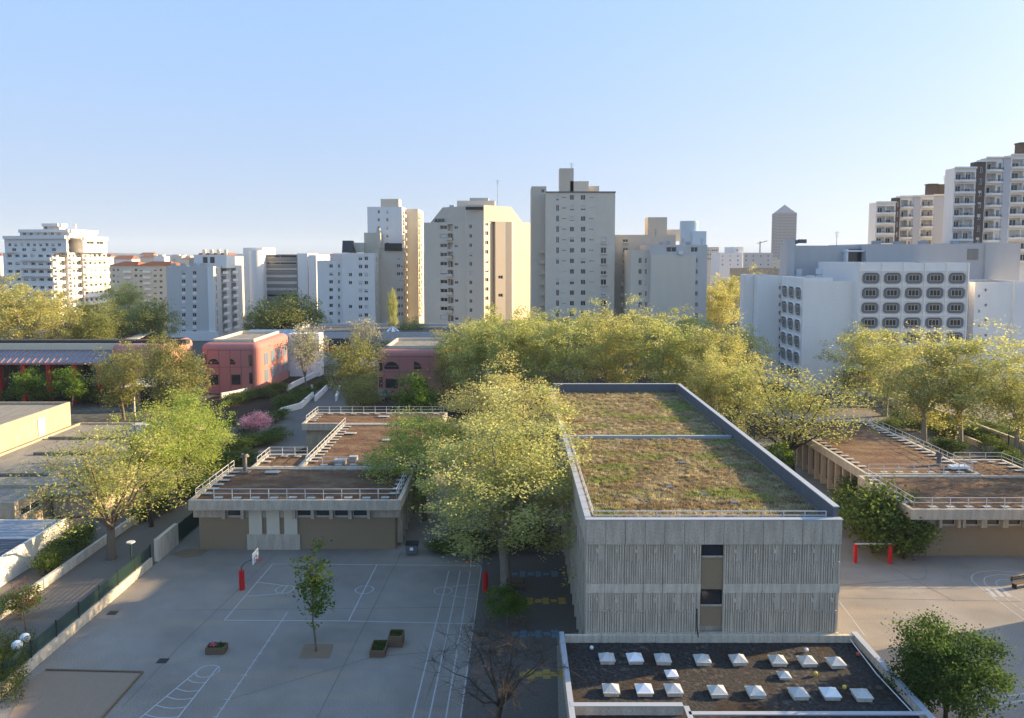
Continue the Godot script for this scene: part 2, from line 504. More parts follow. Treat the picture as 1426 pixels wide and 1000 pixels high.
# spec: h height, fork height of first limbs, r crown radius, n clusters, leaves per cluster, s leaf size, blob cluster radius,
# limbs, girth, vase (limbs rise steeply), droop, a and b the two leaf colours, flat 0..1 (crown bottom)
func grow(spec: Dictionary, seed_: int) -> Array:
	var g := RandomNumberGenerator.new()
	g.seed = seed_
	var wood := MB.new()
	var crown := MB.new()
	crown.colored = true
	var h: float = spec.h
	var fork: float = spec.fork
	var R: float = spec.r
	var girth: float = spec.get("girth", h * 0.016)
	var limbs: int = spec.get("limbs", 7)
	var bottom: float = spec.get("bottom", fork * 0.9)
	var mid := Vector3(0, (h + bottom) * 0.5, 0)
	var ry := (h - bottom) * 0.5
	var lean := Vector3(g.randf_range(-0.3, 0.3), 0, g.randf_range(-0.3, 0.3))
	var top := Vector3(lean.x, fork, lean.z)
	wood.tube([Vector3(0, -0.3, 0), Vector3(0, 0.25, 0), Vector3(lean.x * 0.3, fork * 0.5, lean.z * 0.3), top], [girth * 1.5, girth * 1.12, girth * 0.95, girth * 0.85], 8)
	var nodes := []      # points that twigs can leave from, with their thickness
	var leader: float = spec.get("leader", 0.0)
	for i in limbs:
		var az := TAU * (i + g.randf_range(-0.3, 0.3)) / limbs
		var rise := g.randf_range(0.1, 0.95)
		var out := sqrt(1.0 - pow(rise * 0.85, 2.0)) * 0.72 * R
		var tip := mid + Vector3(cos(az) * out, ry * (rise * 1.5 - 0.62), sin(az) * out)
		var start := top
		if leader > 0.0:
			start = top.lerp(Vector3(0, h * 0.9, 0), float(i) / limbs * leader)
			tip.y = maxf(tip.y, start.y + 0.3 * R)
		var p := []
		var r := []
		var bend: float = spec.get("vase", 0.35)
		for k in 6:
			var f := k / 5.0
			var q := start.lerp(tip, f) + Vector3.UP * sin(f * PI) * bend * R * 0.5
			q += Vector3(g.randf_range(-1, 1), g.randf_range(-1, 1), g.randf_range(-1, 1)) * R * 0.045 * (1.0 if k > 0 else 0.0)
			p.append(q)
			r.append(lerpf(girth * 0.52, girth * 0.09, pow(f, 0.8)))
			if k > 0: nodes.append([q, r[k]])
		wood.tube(p, r, 6)
	if leader > 0.0:
		var p2 := [top, top.lerp(Vector3(0, h, 0), 0.5) + Vector3(0.1, 0, -0.1), Vector3(0, h * 0.96, 0)]
		wood.tube(p2, [girth * 0.8, girth * 0.45, girth * 0.1], 6)
		for k in 5: nodes.append([top.lerp(Vector3(0, h * 0.96, 0), k / 5.0), girth * 0.4])
	var lumps := FastNoiseLite.new()
	lumps.seed = seed_
	lumps.frequency = 0.9
	var a: Color = spec.get("a", Color(0.2, 0.2, 0.05))
	var b: Color = spec.get("b", Color(0.1, 0.13, 0.03))
	var n: int = spec.n
	for i in n:
		var d := Vector3(g.randfn(), g.randfn(), g.randfn()).normalized()
		if spec.has("flat") and d.y < 0: d.y *= 1.0 - spec.flat
		var edge: float = 1.0 + lumps.get_noise_3d(d.x, d.y, d.z) * spec.get("uneven", 0.45)
		var q := mid + Vector3(d.x * R, d.y * ry, d.z * R) * edge * pow(g.randf(), spec.get("fill", 0.42)) * 0.93
		if q.y < bottom * 0.6: q.y = bottom * 0.6 + g.randf()
		var best: Array = nodes[0]
		var dist := 1e9
		for e in nodes:
			var w: float = e[0].distance_squared_to(q) + (4.0 if e[0].y > q.y + 0.5 else 0.0)
			if w < dist:
				dist = w
				best = e
		var from: Vector3 = best[0]
		var knee := from.lerp(q, 0.5) + Vector3(g.randf_range(-1, 1), g.randf_range(0.0, 1.2), g.randf_range(-1, 1)) * sqrt(dist) * 0.15
		var tr: float = minf(best[1] * 0.6, girth * 0.16)
		wood.tube([from, knee, q], [tr, tr * 0.6, maxf(tr * 0.22, 0.008)], 4)
		nodes.append([knee, tr * 0.7])
		var blob: float = spec.blob * g.randf_range(0.7, 1.3)
		for tw in spec.get("twigs", 0):
			var e2 := q + Vector3(g.randfn(), g.randfn() * 0.8 + 0.4, g.randfn()) * blob * 0.8
			wood.tube([knee.lerp(q, g.randf_range(0.3, 1.0)), e2], [maxf(tr * 0.3, 0.012), 0.006], 3)
		var tone := a.lerp(b, g.randf()) * g.randf_range(0.85, 1.15)
		for k in int(spec.leaves * g.randf_range(0.7, 1.3)):
			var off := Vector3(g.randfn(), g.randfn() * 0.75, g.randfn()) * blob * 0.55
			var s: float = spec.s * g.randf_range(0.6, 1.3)
			var u := Vector3(g.randfn(), g.randfn() * 0.6 - spec.get("droop", 0.0), g.randfn()).normalized()
			var w2 := u.cross(Vector3(g.randfn(), g.randfn(), g.randfn())).normalized()
			var nn := u.cross(w2)
			if nn.y < 0: nn = -nn
			crown.col = (tone * g.randf_range(0.7, 1.35)).clamp()
			var o := q + off
			crown.quad(o, o + u * s * 0.55 + w2 * s * 0.34, o + u * s, o + u * s * 0.45 - w2 * s * 0.34, nn)
	return [wood.mesh(), crown.mesh() if n > 0 and spec.leaves > 0 else null]

func tree(called: String, label: String, category: String, kind: String, specs: Dictionary, at: Vector3, variants := 3, wide := 1.0, high := 1.0, group := "", bark := "bark") -> Node3D:
	var k := rng.randi() % variants
	var key := kind + str(k)
	if not tree_bank.has(key): tree_bank[key] = grow(specs, hash(key) % 10007)
	var t := thing(called, label, category, at, group)
	t.rotation.y = rng.randf() * TAU
	t.scale = Vector3(wide, high, wide)
	put(t, "trunk", tree_bank[key][0], M[bark], Vector3.ZERO)
	if tree_bank[key][1]: put(t, "crown", tree_bank[key][1], M[["leaf", "leaf_fresh", "leaf_fresh", "leaf_warm"][rng.randi() % 4] if called.contains("plane") or called.contains("street") else "leaf"], Vector3.ZERO)
	return t

const PLANE := {h = 20.0, fork = 5.5, r = 6.2, n = 190, leaves = 85, s = 0.29, blob = 1.0, limbs = 8, girth = 0.32, a = Color(0.52, 0.50, 0.19), b = Color(0.38, 0.40, 0.14), uneven = 0.85, bottom = 4.5}
const PLANE_NEAR := {h = 19.5, fork = 5.0, r = 6.6, n = 330, leaves = 120, s = 0.20, blob = 0.85, limbs = 9, girth = 0.34, a = Color(0.56, 0.53, 0.23), b = Color(0.41, 0.42, 0.165), uneven = 0.75, bottom = 2.6, twigs = 1}
const PLANE_OPEN := {h = 19.0, fork = 5.0, r = 6.8, n = 190, leaves = 90, s = 0.26, blob = 1.05, limbs = 8, girth = 0.34, a = Color(0.52, 0.49, 0.19), b = Color(0.38, 0.39, 0.14), uneven = 0.8, bottom = 2.2, vase = 0.2, twigs = 1}
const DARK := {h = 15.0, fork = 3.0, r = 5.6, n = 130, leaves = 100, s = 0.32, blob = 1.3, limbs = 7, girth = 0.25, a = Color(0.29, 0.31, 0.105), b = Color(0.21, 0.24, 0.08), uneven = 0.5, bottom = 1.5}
const FRESH := {h = 7.0, fork = 2.0, r = 2.6, n = 70, leaves = 62, s = 0.26, blob = 0.75, limbs = 6, girth = 0.11, a = Color(0.15, 0.24, 0.035), b = Color(0.085, 0.16, 0.025), uneven = 0.5, bottom = 1.6}
const OLIVE := {h = 13.0, fork = 3.5, r = 4.6, n = 130, leaves = 90, s = 0.25, blob = 1.0, limbs = 7, girth = 0.2, a = Color(0.32, 0.315, 0.11), b = Color(0.21, 0.225, 0.075), uneven = 0.55, bottom = 2.5, twigs = 1}
const SPARSE := {h = 12.5, fork = 2.6, r = 5.6, n = 170, leaves = 55, s = 0.17, blob = 0.85, limbs = 11, girth = 0.3, a = Color(0.48, 0.46, 0.15), b = Color(0.33, 0.37, 0.105), uneven = 0.4, bottom = 3.0, vase = 0.1, twigs = 3, fill = 0.55}
const LIME := {h = 14.0, fork = 3.5, r = 4.6, n = 180, leaves = 95, s = 0.18, blob = 0.75, limbs = 8, girth = 0.22, a = Color(0.42, 0.46, 0.12), b = Color(0.28, 0.38, 0.085), uneven = 0.8, bottom = 2.5, twigs = 1}
const BLOSSOM := {h = 9.0, fork = 2.2, r = 3.4, n = 80, leaves = 60, s = 0.24, blob = 0.85, limbs = 7, girth = 0.12, a = Color(0.42, 0.41, 0.31), b = Color(0.30, 0.31, 0.2), uneven = 0.5, bottom = 3.0, twigs = 1}
const CHERRY := {h = 5.2, fork = 1.3, r = 3.0, n = 60, leaves = 90, s = 0.2, blob = 0.75, limbs = 6, girth = 0.12, a = Color(0.80, 0.44, 0.48), b = Color(0.66, 0.33, 0.37), uneven = 0.4, bottom = 1.6}
const SHRUB := {h = 2.4, fork = 0.25, r = 1.6, n = 46, leaves = 60, s = 0.17, blob = 0.5, limbs = 7, girth = 0.05, a = Color(0.13, 0.18, 0.045), b = Color(0.085, 0.13, 0.035), uneven = 0.5, bottom = 0.25}
const SHRUB_WHITE := {h = 2.0, fork = 0.25, r = 1.5, n = 40, leaves = 60, s = 0.16, blob = 0.45, limbs = 7, girth = 0.05, a = Color(0.5, 0.5, 0.44), b = Color(0.1, 0.13, 0.05), uneven = 0.5, bottom = 0.25}
const BARE := {h = 8.5, fork = 1.6, r = 4.4, n = 150, leaves = 0, s = 0.2, blob = 0.75, limbs = 9, girth = 0.2, uneven = 0.3, bottom = 2.0, vase = 0.15, twigs = 9, fill = 0.5}
const ROUND := {h = 7.0, fork = 2.0, r = 3.9, n = 190, leaves = 120, s = 0.19, blob = 0.75, limbs = 9, girth = 0.17, a = Color(0.09, 0.15, 0.035), b = Color(0.05, 0.095, 0.025), uneven = 0.4, bottom = 1.6, fill = 0.35}
const MAPLE := {h = 8.0, fork = 2.2, r = 1.8, n = 60, leaves = 30, s = 0.23, blob = 0.5, limbs = 8, girth = 0.085, a = Color(0.13, 0.2, 0.035), b = Color(0.06, 0.115, 0.022), uneven = 0.5, bottom = 2.0, leader = 0.85, fill = 0.6, twigs = 1}

# ------------------------------------------------------------------ the scene
func _ready() -> void:
	rng.seed = 41
	noise.seed = 7
	noise.frequency = 0.01
	var cam := Camera3D.new()
	cam.name = "camera"
	cam.projection = Camera3D.PROJECTION_FRUSTUM
	cam.near = 0.5
	cam.far = 9000.0
	cam.size = 0.5 * 1000.0 / F
	cam.frustum_offset = Vector2(0, -0.5 * (500.0 - CY) / F)
	cam.position = Vector3(0, EYE, 0)
	cam.rotation.x = -TILT
	add_child(cam)
	cam.current = true

	var to_sun := Vector3(cos(0.29) * cos(0.31), sin(0.29), -cos(0.29) * sin(0.31))
	var sun := DirectionalLight3D.new()
	sun.name = "sun"
	sun.light_energy = 1.2
	sun.light_color = Color(1.0, 0.87, 0.66)
	sun.light_angular_distance = 0.5
	sun.shadow_enabled = true
	add_child(sun)
	sun.look_at_from_position(to_sun * 100.0, Vector3.ZERO)

	var env := Environment.new()
	env.background_mode = Environment.BG_SKY
	env.sky = Sky.new()
	env.sky.sky_material = evening_sky(to_sun)
	env.tonemap_mode = Environment.TONE_MAPPER_LINEAR
	env.tonemap_exposure = 3.65
	env.sdfgi_enabled = true
	env.ssao_enabled = true
	env.ssil_enabled = true
	env.fog_enabled = true
	env.fog_density = 0.00009
	env.fog_light_color = Color(0.80, 0.86, 0.94)
	var we := WorldEnvironment.new()
	we.name = "world_environment"
	we.environment = env
	add_child(we)

	materials()
	ground()
	main_block()
	near_wing()
	left_annex()
	right_annex()
	left_sheds()
	red_buildings()
	towers()
	hotel()
	skyline()
	yard_things()
	planting()

# clear air: blue above, paler and warmer low down and towards the sun
func evening_sky(to_sun: Vector3) -> PanoramaSkyMaterial:
	var w := 512
	var h := 256
	var im := Image.create(w, h, false, Image.FORMAT_RGBF)
	for j in h:
		var el := PI * (0.5 - (j + 0.5) / h)
		for i in w:
			var az := TAU * (i + 0.5) / w
			var d := Vector3(sin(az) * cos(el), sin(el), -cos(az) * cos(el))
			var up := maxf(d.y, 0.0)
			var c := Vector3(0.365, 0.41, 0.46).lerp(Vector3(0.18, 0.335, 0.60), 1.0 - exp(-up * 4.8))
			var s := maxf(d.dot(to_sun), 0.0)
			var low := exp(-up * 5.5)
			c += Vector3(0.50, 0.455, 0.35) * pow(s, 2.2) * (0.25 + 0.75 * low)
			c += Vector3(3.6, 3.1, 2.4) * pow(s, 20.0)
			if d.y < 0.0: c *= lerpf(1.0, 0.5, clampf(-d.y * 4.0, 0, 1))
			c *= 0.5
			im.set_pixel(i, j, Color(c.x, c.y, c.z))
	var m := PanoramaSkyMaterial.new()
	m.panorama = ImageTexture.create_from_image(im)
	return m

# ------------------------------------------------------------------ ground, yards and paint
func level(parent: Node, called: String, pts: Array, y: float, m: Material) -> MeshInstance3D:
	var mb := MB.new()
	var p := PackedVector2Array()
	for q in pts: p.append(Vector2(q.x, q.z) if q is Vector3 else q)
	mb.poly(p, y)
	if parent == self: return structure(called, mb.mesh(), m)
	return part(parent, called, mb, m)

func stroke(parent: Node, pts: Array, w := 0.08, m: Material = null, y := 0.016, called := "painted_line") -> void:
	var mb := MB.new()
	for i in pts.size() - 1:
		var a: Vector3 = pts[i]
		var b: Vector3 = pts[i + 1]
		a.y = y; b.y = y
		var s := (b - a).normalized().cross(Vector3.UP) * w * 0.5
		mb.quad(a - s, a + s, b + s, b - s, Vector3.UP)
	part(parent, called, mb, m if m else M.paint)

func px_stroke(parent: Node, pts: Array, w := 0.07, m: Material = null) -> void:
	var out := []
	for p in pts: out.append(G(p[0], p[1]))
	stroke(parent, out, w, m)

func arc(c: Vector3, r: float, a0: float, a1: float, n := 24) -> Array:
	var out := []
	for i in n + 1:
		var a := lerpf(a0, a1, float(i) / n)
		out.append(c + Vector3(cos(a), 0, sin(a)) * r)
	return out

func asphalt_tone(x: float, z: float, _h: float) -> Color:
	var c := Color(0.295, 0.27, 0.24)
	c *= 1.0 + noise.get_noise_2d(x * 9, z * 9) * 0.30 + noise.get_noise_2d(x * 60 + 300, z * 60) * 0.10
	var dust := clampf(noise.get_noise_2d(x * 7 + 500, z * 28) * 2.4 - 0.35, 0.0, 1.0)
	return c.lerp(Color(0.36, 0.30, 0.23), dust * 0.6)

func ground() -> void:
	var far := MB.new()
	far.quad(Vector3(-7000, 0, 600), Vector3(7000, 0, 600), Vector3(7000, 0, -8000), Vector3(-7000, 0, -8000), Vector3.UP)
	structure("ground", far.mesh(), M.city_ground)
	level(self, "terrace", [Vector2(51, -88), Vector2(110, -88), Vector2(120, -150), Vector2(45, -150), Vector2(45, -106), Vector2(51, -106)], 0.014, M.pavement)
	var soil := level(self, "planted_soil", [Vector2(-60, -100), Vector2(70, -100), Vector2(110, -175), Vector2(-60, -175)], 0.006, M.soil)
	soil.name = "soil"
	level(self, "street", [Vector2(-39.9, -30), Vector2(-33.2, -30), Vector2(-33.2, -125), Vector2(-39.9, -125)], 0.012, M.asphalt_dark)
	level(self, "square", [Vector2(-40, -92), Vector2(-31.6, -92), Vector2(-31.6, -104), Vector2(-30.2, -112), Vector2(-24, -118), Vector2(-32, -160), Vector2(-41, -160), Vector2(-41, -122)], 0.018, M.asphalt_dark)
	level(self, "service_yard", [Vector2(-60, -50), Vector2(-40.2, -50), Vector2(-40.2, -92), Vector2(-60, -92)], 0.010, M.asphalt_dark)
	var flat := func(x, z, h): return asphalt_tone(x, z, h)
	var a := sheet(-32.85, 5.0, 30.0, 96.0, 0.008, 0.3, 0.0, flat)
	var court := structure("playground", a.mesh(), M.asphalt)
	var b := sheet(21.9, 60.0, 30.0, 116.0, 0.008, 0.4, 0.0, func(x, z, h): return asphalt_tone(x, z, h) * 1.08)
	var court2 := structure("sports_court", b.mesh(), M.asphalt)
	var back := sheet(5.0, 21.9, 30.0, 50.0, 0.006, 1.0, 0.0, flat)
	structure("yard", back.mesh(), M.asphalt)
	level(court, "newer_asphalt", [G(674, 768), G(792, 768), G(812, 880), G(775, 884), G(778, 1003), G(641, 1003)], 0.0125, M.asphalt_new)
	for l in [[[560, 768], [440, 1003]], [[380, 775], [250, 900], [170, 985]], [[240, 850], [650, 846]], [[640, 905], [520, 915], [300, 980]]]: px_stroke(court, l, 0.05, M.seam)
	for l in [[[1172, 833], [1426, 838]], [[1172, 815], [1290, 806]], [[1240, 790], [1330, 838]]]: px_stroke(court2, l, 0.05, M.seam)
	# ball court
	for l in [[[379.7, 785.7], [672, 787.8]], [[379.7, 785.7], [312.5, 864]], [[312.5, 864], [485, 865], [658, 869]], [[670.5, 791], [641, 1003]], [[525.4, 785.7], [485.3, 865]], [[358.7, 811], [400.4, 816.2]], [[340.9, 830.7], [388, 827.3]], [[401, 815], [392, 826]], [[628.8, 817], [662.7, 814]], [[628.8, 830], [665.8, 835]], [[625, 795.5], [574, 1003]], [[641, 795.5], [597, 1003]], [[655, 795.5], [620.4, 1003]]]:
		px_stroke(court, l, 0.1)
	for c in [[396.7, 820.9], [507.5, 821.5], [617, 823]]: stroke(court, arc(G(c[0], c[1]), 0.76, 0, TAU), 0.085)
	px_stroke(court, [[400.4, 852.6], [298.6, 1003]], 0.07)
	for c in [[432, 405], [405, 438], [388, 465], [367, 493], [347, 523], [330, 552], [305, 584], [284, 617], [235, 686], [210, 722], [183, 760], [158, 799], [130, 838]]:
		var p := G(260 + c[0] * 0.3086, 740 + c[1] * 0.3086)
		stroke(court, [p - Vector3(0.18, 0, 0), p + Vector3(0.18, 0, 0)], 0.07, null, 0.019)
	stroke(court, arc(G(339, 942), 0.2, PI, TAU, 8), 0.07, null, 0.019)
	for l in [[[306, 931.3], [541.5, 933.8], [518.6, 1003]], [[306, 932], [252, 1003]]]: px_stroke(court, l, 0.045, M.paint_thin)
	for l in [[[304, 928.6], [245, 1003]], [[274, 935], [192, 1003]]]: px_stroke(court, l, 0.1)
	var mid := G(289.3, 935)
	stroke(court, arc(mid, 0.76, 0, TAU), 0.085)
	for r in [[815, 832, 900, 845], [768, 872, 872, 880], [725, 907, 838, 915], [680, 945, 812, 953], [632, 985, 775, 995]]:
		var p0 := G(r[0] * 0.32, 680 + r[1] * 0.32)
		var p1 := G(r[2] * 0.32, 680 + r[3] * 0.32)
		var bow := []
		for i in 9: bow.append(p0.lerp(p1, i / 8.0) + Vector3(0, 0, 0.22) * sin(PI * i / 8.0))
		stroke(court, bow, 0.085, null, 0.019)
	# hopscotch rows
	for row in [[799.6, 3, 1], [837, 0, 0], [883, 3, 1], [939, 0, 0]]:
		var m: Material = M.paint_blue if row[1] == 3 else M.paint_yellow
		var x := 712.0 if row[1] == 3 else 722.0
		for k in 6:
			var p := G(x, row[0])
			var hh := 0.55 if k % 2 == 1 else 0.28
			for s in ([-1, 1] if k % 2 == 1 else [0]):
				var q: Vector3 = p + Vector3(0.3, 0.016, s * 0.3)
				bx(court, "painted_square", q, Vector3(0.5, 0.01, 0.52), m)
			if k == 2 or k == 5: stroke(court, [p + Vector3(0.0, 0, hh), p + Vector3(0.62, 0, hh), p + Vector3(0.62, 0, -hh), p + Vector3(0, 0, -hh)], 0.07, m)
			x += 11.0
	# worn pit and drain grids
	level(court, "tree_pit", [G(424, 897), G(465, 897), G(459, 917), G(416, 917)], 0.024, M.dirt)
	level(court, "sandpit", [G(64, 933.8), G(199, 937), G(139, 1005), G(10, 1005), G(36, 950)], 0.024, M.sand)
	var rim := MB.new()
	rim.bar(G(64, 933.8) + Vector3(0, 0.05, 0), G(199, 937) + Vector3(0, 0.05, 0), 0.1, 0.12)
	rim.bar(G(199, 937) + Vector3(0, 0.05, 0), G(139, 1005) + Vector3(0, 0.05, 0), 0.1, 0.12)
	part(court, "sandpit_edge", rim, M.wood)
	for d in [[226.6, 920.6], [156.8, 853.8], [674, 884]]:
		var q := G(d[0], d[1])
		var grid := MB.new()
		for k in 6: grid.box(q + Vector3(-0.3 + k * 0.12, 0.02, 0), Vector3(0.05, 0.02, 0.6))
		grid.box(q + Vector3(0, 0.014, 0), Vector3(0.72, 0.01, 0.62))
		part(court, "drain_grid", grid, M.black_metal)
	level(court, "leaf_litter", [G(238, 772), G(262, 764), G(290, 767), G(276, 775), G(255, 778)], 0.02, M.dirt)
	# handball court and painted track
	var goal := (G(1191, 784) + G(1239, 785)) * 0.5
	stroke(court2, arc(goal, 4.4, 0.02, PI - 0.02, 30), 0.07, M.paint_thin)
	for i in 20:
		var a0 := 0.02 + (PI - 0.04) * i / 20.0
		stroke(court2, arc(goal, 6.3, a0, a0 + 0.1, 4), 0.07, M.paint_thin)
	for l in [[[1025, 158], [860, 145], [770, 152], [735, 163], [722, 178], [722, 200], [740, 220], [760, 235], [830, 290], [900, 338], [1025, 430]], [[1025, 178], [880, 168], [815, 178], [797, 188], [793, 202], [800, 225], [835, 250]], [[960, 196], [890, 197], [868, 205], [863, 214], [870, 232], [920, 270], [1025, 330]]]:
		var out := []
		for p in l: out.append(G(1180 + p[0] * 0.24, 760 + p[1] * 0.24))
		stroke(court2, out, 0.1)
	for k in 3:
		var z := 797 + k * 42
		level(court2, "painted_bar", [G(1180 + z * 0.24, 820), G(1180 + (z + 24) * 0.24, 820), G(1180 + (z + 76) * 0.24, 831.5), G(1180 + (z + 50) * 0.24, 831.5)], 0.018, M.paint)
	for l in [[918, 305, 945, 325], [960, 335, 988, 355], [1000, 362, 1030, 384]]: px_stroke(court2, [[1180 + l[0] * 0.24, 760 + l[1] * 0.24], [1180 + l[2] * 0.24, 760 + l[3] * 0.24]], 0.1)
	px_stroke(court2, [[1168, 837], [1204, 885]], 0.08, M.paint)
	px_stroke(court2, [[1185, 862], [1271, 863]], 0.07, M.paint_thin)
	px_stroke(court2, [[1317, 786], [1354, 812]], 0.05, M.paint_thin)
	for k in 4: px_stroke(court2, [[1115 + k * 14, 668 + k * 3], [1122 + k * 14, 668 + k * 3]], 0.25)
	# boundary wall of the yard with its fence
	var low := thing("boundary_wall", "long low concrete wall with a dark mesh fence beside the street", "wall", Vector3(-33.05, 0, -60))
	var z := -46.0
	while z > -67.0:
		bx(low, "wall_block", Vector3(-33.05, 0.4, z - 0.75), Vector3(0.3, 0.8, 1.48), M.concrete_pale)
		z -= 1.5
	bx(low, "end_block", Vector3(-33.0, 1.05, -70.1), Vector3(0.4, 2.1, 4.2), M.concrete_pale)
	for k in 8:
		bx(low, "fence_post", Vector3(-33.05, 1.4, -47.0 - k * 2.85), Vector3(0.09, 1.3, 0.09), M.black_metal)
		if k < 7: mesh_panel(low, Vector3(-33.05, 0.85, -47.0 - k * 2.85), Vector3(0, 0, -2.85), 1.05)
	for k in 4:
		bx(low, "fence_post", Vector3(-33.05, 0.95, -72.4 - k * 1.9), Vector3(0.09, 1.9, 0.09), M.green_metal)
		if k < 3: mesh_panel(low, Vector3(-33.05, 0.05, -72.4 - k * 1.9), Vector3(0, 0, -1.9), 1.75)
	var pl := thing("planter_wall", "pale low planter wall with shrubs on the far side of the street", "wall", Vector3(-40.05, 0, -70))
	for k in 9: bx(pl, "wall_block", Vector3(-40.05, 0.42, -58.0 - k * 2.6), Vector3(0.3, 0.84, 2.58), M.white_stained)

func mesh_panel(t: Node, a: Vector3, along: Vector3, h: float) -> void:
	var mb := MB.new()
	for i in 22: mb.box(a + along * (i + 0.5) / 22.0 + Vector3.UP * h * 0.5, Vector3(0.03, h, 0.045))
	for i in 8: mb.box(a + along * 0.5 + Vector3.UP * (h * i / 7.0), Vector3(0.025, 0.03, along.length()))
	part(t, "fence_panel", mb, M.green_metal)

# ------------------------------------------------------------------ the two-storey school block with the planted roof
func sedum(x: float, z: float, _h: float) -> Color:
	var c := Color(0.33, 0.25, 0.135).lerp(Color(0.47, 0.405, 0.245), clampf(0.5 + noise.get_noise_2d(x * 25, z * 50) * 1.6, 0, 1))
	c = c.lerp(Color(0.2, 0.14, 0.09), clampf(noise.get_noise_2d(x * 90 + 30, z * 110) * 2.0, 0.0, 0.6))
	var green := clampf(noise.get_noise_2d(x * 14 + 77, z * 20 + 40) * 3.0 - 0.22, 0, 1)
	return c.lerp(Color(0.25, 0.29, 0.085), green * 0.9)

func rust(x: float, z: float, _h: float) -> Color:
	var c := Color(0.21, 0.115, 0.07).lerp(Color(0.30, 0.195, 0.115), clampf(0.4 + noise.get_noise_2d(x * 16, z * 45) * 1.8, 0, 1))
	return c * (1.0 + 0.35 * noise.get_noise_2d(x * 100 + 50, z * 120))

const MX0 := 4.88
const MX1 := 21.73
const MF := 48.5
const MBK := 96.5
const MH := 11.03

func ribbed(w: float, h: float, seed_: int) -> ArrayMesh:
	var g := RandomNumberGenerator.new()
	g.seed = seed_
	var mb := MB.new()
	mb.box(Vector3(0, h / 2, -0.05), Vector3(w - 0.02, h, 0.1))
	var x := -w / 2 + 0.05
	while x < w / 2 - 0.1:
		var rw := g.randf_range(0.07, 0.1)
		var cut := h * (0.42 + 0.16 * absf(sin(x * 4.3))) + g.randf_range(-0.06, 0.06)
		var d1 := g.randf_range(0.08, 0.14)
		var d2 := g.randf_range(0.08, 0.14)
		if g.randf() < 0.9: mb.box(Vector3(x + rw / 2, cut / 2, d1 / 2), Vector3(rw, cut - 0.03, d1))
		if g.randf() < 0.9: mb.box(Vector3(x + rw / 2 + g.randf_range(-0.015, 0.015), (cut + h) / 2, d2 / 2), Vector3(rw * 0.9, h - cut - 0.03, d2))
		if g.randf() < 0.4:
			var c := Vector3(x + rw, cut + g.randf_range(-0.1, 0.1), 0.14)
			mb.tube([c, c + Vector3(0, 0, 0.04)], [0.06, 0.055], 6)
			mb.ring_cap(c + Vector3(0, 0, 0.04), 0.055, 6, Vector3.BACK)
		x += rw + g.randf_range(0.05, 0.08)
	mb.box(Vector3(0.1, h * 0.83, 0.1), Vector3(0.17, 0.26, 0.2))
	return mb.mesh()

